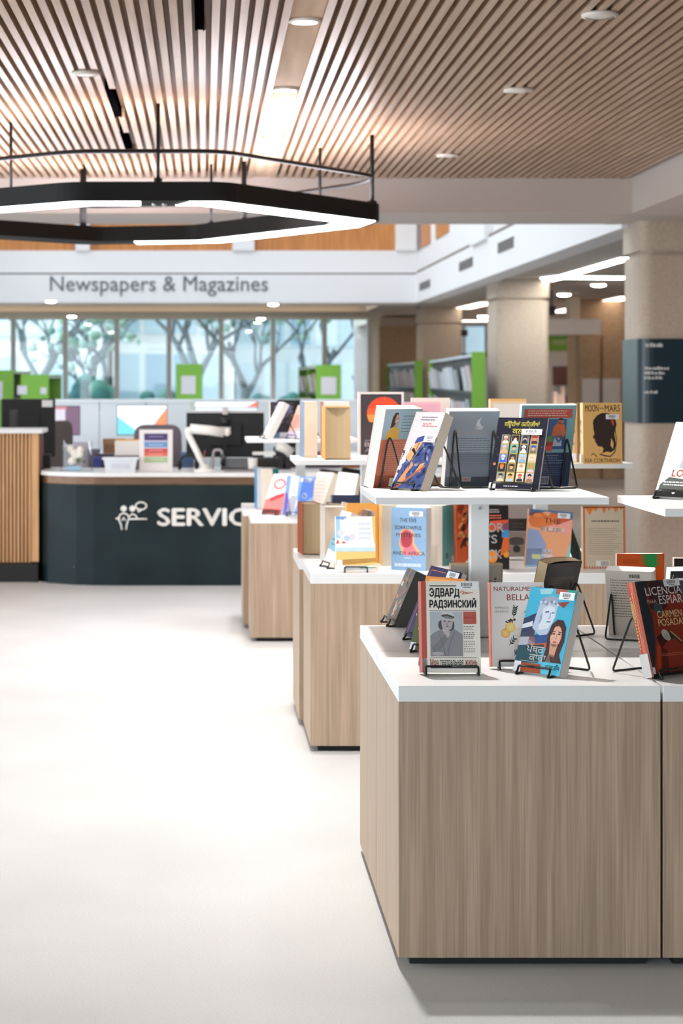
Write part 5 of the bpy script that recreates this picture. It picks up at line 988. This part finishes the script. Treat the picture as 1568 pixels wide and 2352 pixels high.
t = thing('white_beaker', 'white cup standing left of the document tray', 'cup', (XA(580, 14.3), 14.3, ZD)); MB().lathe([(0, 0), (.03, 0), (.034, .085), (.030, .085), (.027, .006), (0, .006)], (0, 0, 0), wl).build('cup_body', t)
# partition behind the desk
seams = [120, 228, 335, 440, 545, 650, 760, 860]
for i in range(len(seams)-1):
    a, b = XA(seams[i], 19), XA(seams[i+1], 19); t = thing('desk_partition', ['white desk screen panel at the left behind the purple monitor', 'white desk screen panel left of the triangle screen', 'white desk screen panel behind the triangle screen', 'white desk screen panel right of the grey chair', 'white desk screen panel behind the wide black monitor', 'white desk screen panel behind the far raised shelf', 'white desk screen panel at the right end'][i], 'partition', ((a+b)/2, 19, 0), group='white desk screens')
    MB().box((-(b-a)/2+.004, 0, .06), ((b-a)/2-.004, .05, ZA(924, 19)), mat((238, 240, 243), .6)).build('panel', t); MB().box((-(b-a)/2+.002, -.01, ZA(924, 19)), ((b-a)/2-.002, .06, ZA(917, 19)), mat((244, 245, 246), .5)).build('top_rail', t); MB().box((-.2, -.15, 0), (.2, .2, .06), mat((150, 150, 154), .5)).build('foot', t)
# ================================================================== bookcases with green ends
def bookcase(label, x, y, L, D, H, yaw=0, divider=0, tiers=4):
    """long side runs along local +y from the near green end panel"""
    t = thing('magazine_rack', label, 'bookcase', (x, y, 0), (0, 0, R(yaw)), group='bookcases with green end panels')
    for yy_ in (0, L-.03)+((L*.5,) if divider else ()): MB().box((0, yy_, 0), (D, yy_+.03, H), M_GREEN).build('end_panel', t)
    sh = mat((186, 192, 200), .4)
    MB().box((.01, .03, H-.05), (D-.01, L-.03, H-.02), sh).build('top_board', t)
    for k in range(1, tiers): z = H-.05-k*.36; MB().box((.01, .03, z-.03), (D-.01, L-.03, z), mat((52, 58, 60), .5)).build('shelf', t)
    MB().box((D/2-.01, .03, 0), (D/2+.01, L-.03, H-.05), mat((70, 74, 74), .6)).build('back_board', t)
    return t
proto = None
def mags(root, L, D, H, tiers, n, side, seed, where):
    global proto
    q = random.Random(seed)
    for k in range(tiers):
        z = H-.05-(k+1)*.36+.002; yy_ = .10
        for i in range(n):
            w = (L-.2)/n*q.uniform(.55, .9); h = q.uniform(.22, .29)
            if q.random() < .12: continue
            o = MB().box((0, -w/2, 0), (.012, w/2, h), mat(q.choice([(206, 206, 214), (190, 192, 200), (176, 180, 190), (220, 216, 216), (150, 156, 160), (196, 176, 176)]), .5)).build('magazine')
            ly = .1+(i+.5)*(L-.2)/n; lx = .02 if side < 0 else D-.035
            M = Matrix.Translation(root.location) @ Matrix.Rotation(root.rotation_euler.z, 4, 'Z') @ Matrix.Translation((lx, ly, z)) @ Matrix.Rotation(R(9*-side*-1), 4, 'Y')
            o.matrix_world = M; tag(o, 'pale magazine facing out on '+where, 'magazine', 'magazines on '+where)
y0 = 21.0; y1 = 29.4; x0 = XA(1083, y0); x1 = XA(984, y1); L = math.hypot(x1-x0, y1-y0); yaw = -math.degrees(math.atan2(x1-x0, y1-y0))
b = bookcase('long magazine rack with a green end panel beside the middle column', x0, y0, L, .14, ZA(808, y0), yaw, 0, 4); mags(b, L, .14, ZA(808, y0), 2, 12, -1, 5, 'the rack beside the middle column')
y0 = 31.0; y1 = 36.2; x0 = XA(952, y0); x1 = XA(887, y1); L = math.hypot(x1-x0, y1-y0); yaw = -math.degrees(math.atan2(x1-x0, y1-y0))
b = bookcase('magazine rack with a green end in front of the stone wall', x0, y0, L, .12, ZA(828, y0), yaw, 0, 4); mags(b, L, .12, ZA(828, y0), 2, 9, -1, 6, 'the rack at the stone wall')
def notice(x0, x1, y0, y1, Y, lb):
    o = MB().box((XA(x0, Y), Y-.006, ZA(y1, Y)), (XA(x1, Y), Y-.001, ZA(y0, Y)), mat((222, 216, 222), .6)).build('paper_notice'); tag(o, lb, 'notice', 'white notices on the green ends')
Yb = 30.0
b = bookcase('bookcase with a green end and white notice above the grey chair', XA(404, Yb), Yb, 3.0, XA(464, Yb)-XA(404, Yb), ZA(836, Yb)); notice(416, 449, 863, 905, Yb, 'white notice on the green end panel above the grey chair')
b = bookcase('bookcase with a green end and white notice right of the wide monitor', XA(725, Yb), Yb, 5.5, XA(783, Yb)-XA(725, Yb), ZA(838, Yb), 0, 1); notice(737, 772, 866, 906, Yb, 'white notice on the green end panel over the standing books'); mags(b, 5.5, XA(783, Yb)-XA(725, Yb), ZA(838, Yb), 2, 10, -1, 8, 'the rack over the standing books')
b = bookcase('bookcase with a green end at the very left edge', XA(-40, Yb), Yb, 3.0, XA(31, Yb)-XA(-40, Yb), ZA(850, Yb)); notice(-20, 6, 876, 918, Yb, 'white notice on the green panel at the very left edge')
b = bookcase('bookcase with a green end just left of the first window mullion', XA(48, 28), 28, 2.5, XA(112, 28)-XA(48, 28), ZA(860, 28)); 
for x0, x1, y0, y1, lb in ((40, 62, 886, 906, 'small white card low on the left green panel'), (93, 107, 890, 905, 'small round white card on the left green panel')): notice(x0, x1, y0, y1, 27.9 if 0 else 28, lb)
# things at the right beyond the columns
for i, (x0, x1) in enumerate(((1337, 1376), (1384, 1424))):
    Y = 28.9; o = MB().box((XA(x0, Y), Y, ZA(940, Y)), (XA(x1, Y), Y+.03, ZA(870, Y)), mat((226, 220, 216), .6)).build('notice_board'); tag(o, ['white notice board on the tan column, left one', 'white notice board on the tan column, right one'][i], 'notice board', 'white boards on the tan column')
t = thing('display_stand', 'dark stand stacked with items in the far doorway', 'stand', (XA(1297, 34), 34, 0)); s = 34/F
MB().box((-.2, 0, 0), (.18, .3, .9), mat((90, 84, 74), .7)).build('base_unit', t); q = random.Random(3); m = MB()
for k in range(5): m.box((-.17+.06*k, .02+.02*(k % 2), .9), (-.12+.06*k, .2, q.uniform(1.1, 1.5)), mat(q.choice([(60, 46, 50), (84, 70, 110), (150, 120, 110), (50, 44, 50), (200, 176, 160)]), .7))
m.build('items', t); MB().box((-.16, .24, 1.3), (.2, .28, 1.62), mat((96, 62, 60), .7)).build('back_panel', t)
t = thing('wall_speaker', 'small black loudspeaker under the soffit beside the middle column', 'speaker', (XA(1267, 26), 26, ZA(724, 26))); MB().box((-.04, -.05, 0), (.04, .06, .12), M_BLACK).build('housing', t, .01); MB().bar((0, .02, .11), (0, .02, ZB-ZA(724, 26)), .02, .02, M_BLACK).build('bracket', t)
t = thing('wall_speaker', 'small black loudspeaker on the right edge of the far column', 'speaker', (XA(1066, 32.3), 32.3, ZA(772, 32.3))); MB().box((-.05, -.05, 0), (.05, .06, .1), M_BLACK).build('housing', t, .01); MB().box((-.12, .0, .04), (-.04, .03, .07), M_BLACK).build('bracket', t)

# ================================================================== outside the windows
gm = mat((190, 198, 196), .9); m = MB(); m.box((-40, 38.4, -.3), (30, 120, -.2), gm); struct(m, 'ground_outside')
BK = mat((92, 104, 112), .8)
def tree(label, x, y, h, seed, foliage=0, lean=0, c=BK):
    q = random.Random(seed); t = thing('tree', label, 'tree', (x, y, -.2), group='trees outside the windows'); m = MB(); mb = MB(); tips = []
    def grow(p, d, L, r, dep):
        n = 4; pts = [Vector(p)]
        for k in range(n):
            d = (d+Vector((q.uniform(-.18, .18), q.uniform(-.18, .18), q.uniform(-.05, .12)))).normalized(); pts.append(pts[-1]+d*L/n)
        (m if dep == 0 else mb).tube(pts, r, c, 6, False, r*.55)
        if dep >= 4: tips.append(pts[-1]); return
        for k in range(q.choice((2, 3, 3))):
            g = q.uniform(0, 6.28); s = q.uniform(.5, .95); dd = (d+Vector((math.cos(g)*s, math.sin(g)*s*.7, q.uniform(-.15, .35)))).normalized()
            grow(pts[-1-q.choice((0, 0, 1))], dd, L*q.uniform(.62, .85), r*.55, dep+1)
    grow((0, 0, 0), Vector((lean, 0, 1)).normalized(), h*.3, h*.035, 0)
    m.build('trunk', t); mb.build('branches', t)
    if foliage:
        m = MB()
        for p in tips:
            for k in range(foliage):
                m.ball(p+Vector((q.gauss(0, .3), q.gauss(0, .3), q.gauss(0, .25))), (q.uniform(.06, .16), q.uniform(.06, .16), q.uniform(.05, .12)), mat(q.choice([(122, 160, 146), (146, 182, 160), (164, 196, 190), (110, 146, 140)]), .8), 6, 4)
        m.build('foliage', t)
tree('bare tree outside, low curving trunk behind the third window', XA(300, 45), 45, 4.4, 3, 1, -.25)
tree('leafy tree outside behind the last windows on the right', XA(760, 46), 46, 4.6, 8, 2, -.3)
tree('bare spreading tree outside behind the sixth window', XA(560, 48), 48, 4.8, 21, 1, .1)
tree('tree outside behind the left windows', XA(60, 50), 50, 5.2, 5, 1, .15)
tree('thin tree outside behind the second window', XA(205, 56), 56, 4.6, 14, 1, 0)
tree('far tree outside between the middle windows', XA(440, 58), 58, 6.5, 17, 2, .1)
tree('far tree outside at the right end of the windows', XA(850, 56), 56, 6.0, 27, 2, -.2)
def bush(label, x0, x1, y, h, seed):
    q = random.Random(seed); t = thing('hedge', label, 'hedge', ((x0+x1)/2, y, -.2), group='hedges outside'); m = MB(); n = int((x1-x0)/.25)+2
    for k in range(n*5): m.ball((q.uniform(x0, x1)-(x0+x1)/2, q.uniform(-.4, .4), q.uniform(.1, h)), q.uniform(.14, .26), mat(q.choice([(52, 104, 104), (66, 122, 116), (84, 134, 124), (44, 88, 92)]), .9), 7, 5)
    m.build('foliage', t)
bush('clipped hedge outside behind the second and third windows', XA(155, 44), XA(262, 44), 44, 1.55, 1)
bush('low hedge outside right of the curving trunk', XA(300, 44.5), XA(400, 44.5), 44.5, 1.3, 2)
bush('hedge outside behind the sixth window', XA(560, 46), XA(700, 46), 46, 1.2, 3)
def building(label, x0, x1, y, h, c, cols, rows, seed):
    t = thing('building', label, 'building', ((x0+x1)/2, y, -.2)); w = (x1-x0); q = random.Random(seed)
    MB().box((-w/2, 0, 0), (w/2, 8, h), mat(c, .8)).build('facade', t); MB().box((-w/2-.2, -.2, h), (w/2+.2, 8.2, h+.3), mat((200, 214, 220), .7)).build('roof_edge', t)
    for i in range(cols):
        for j in range(rows):
            a = -w/2+w*(i+.12)/cols; b2 = -w/2+w*(i+.88)/cols; z0 = .5+(h-.6)*(j+.1)/rows; z1 = .5+(h-.6)*(j+.8)/rows
            f = MB().box((a-.06, -.06, z0-.06), (b2+.06, 0, z1+.06), mat((214, 226, 232), .6)).build('window_frame', t); MB().box((a, -.07, z0), (b2, -.06, z1), mat(q.choice([(176, 206, 220), (200, 222, 232), (150, 184, 204), (222, 236, 242)]), .25)).build('pane', f)
building('pale glass-fronted building across the street at the left', XA(-80, 66), XA(235, 66), 66, 7.5, (228, 230, 230), 5, 3, 1)
building('white building with a tall smooth wall behind the third and fourth windows', XA(262, 70), XA(520, 70), 70, 8, (242, 243, 242), 4, 3, 2)
building('blue-grey building far behind the trees at the right', XA(540, 74), XA(900, 74), 74, 7, (218, 226, 230), 6, 3, 3)
t = thing('car', 'pale blue car parked outside behind the fourth window', 'car', (XA(385, 43), 43, -.2)); m = MB(); m.slab([(-1.1, .25), (1.1, .25), (1.15, .6), (.7, .75), (.4, 1.18), (-.5, 1.2), (-.95, .8), (-1.15, .7)], -.8, .8, mat((176, 210, 232), .3)); m.build('car_body', t, .06)
MB().slab([(-.75, .8), (.55, .78), (.34, 1.12), (-.45, 1.13)], -.805, -.79, mat((60, 90, 110), .15)).build('car_window', t)
for x in (-.7, .7):
    m = MB(); m.slab([(x+.28*math.cos(k*.4488), .28+.28*math.sin(k*.4488)) for k in range(14)], -.84, -.66, M_BLACK); m.build('wheel', t)
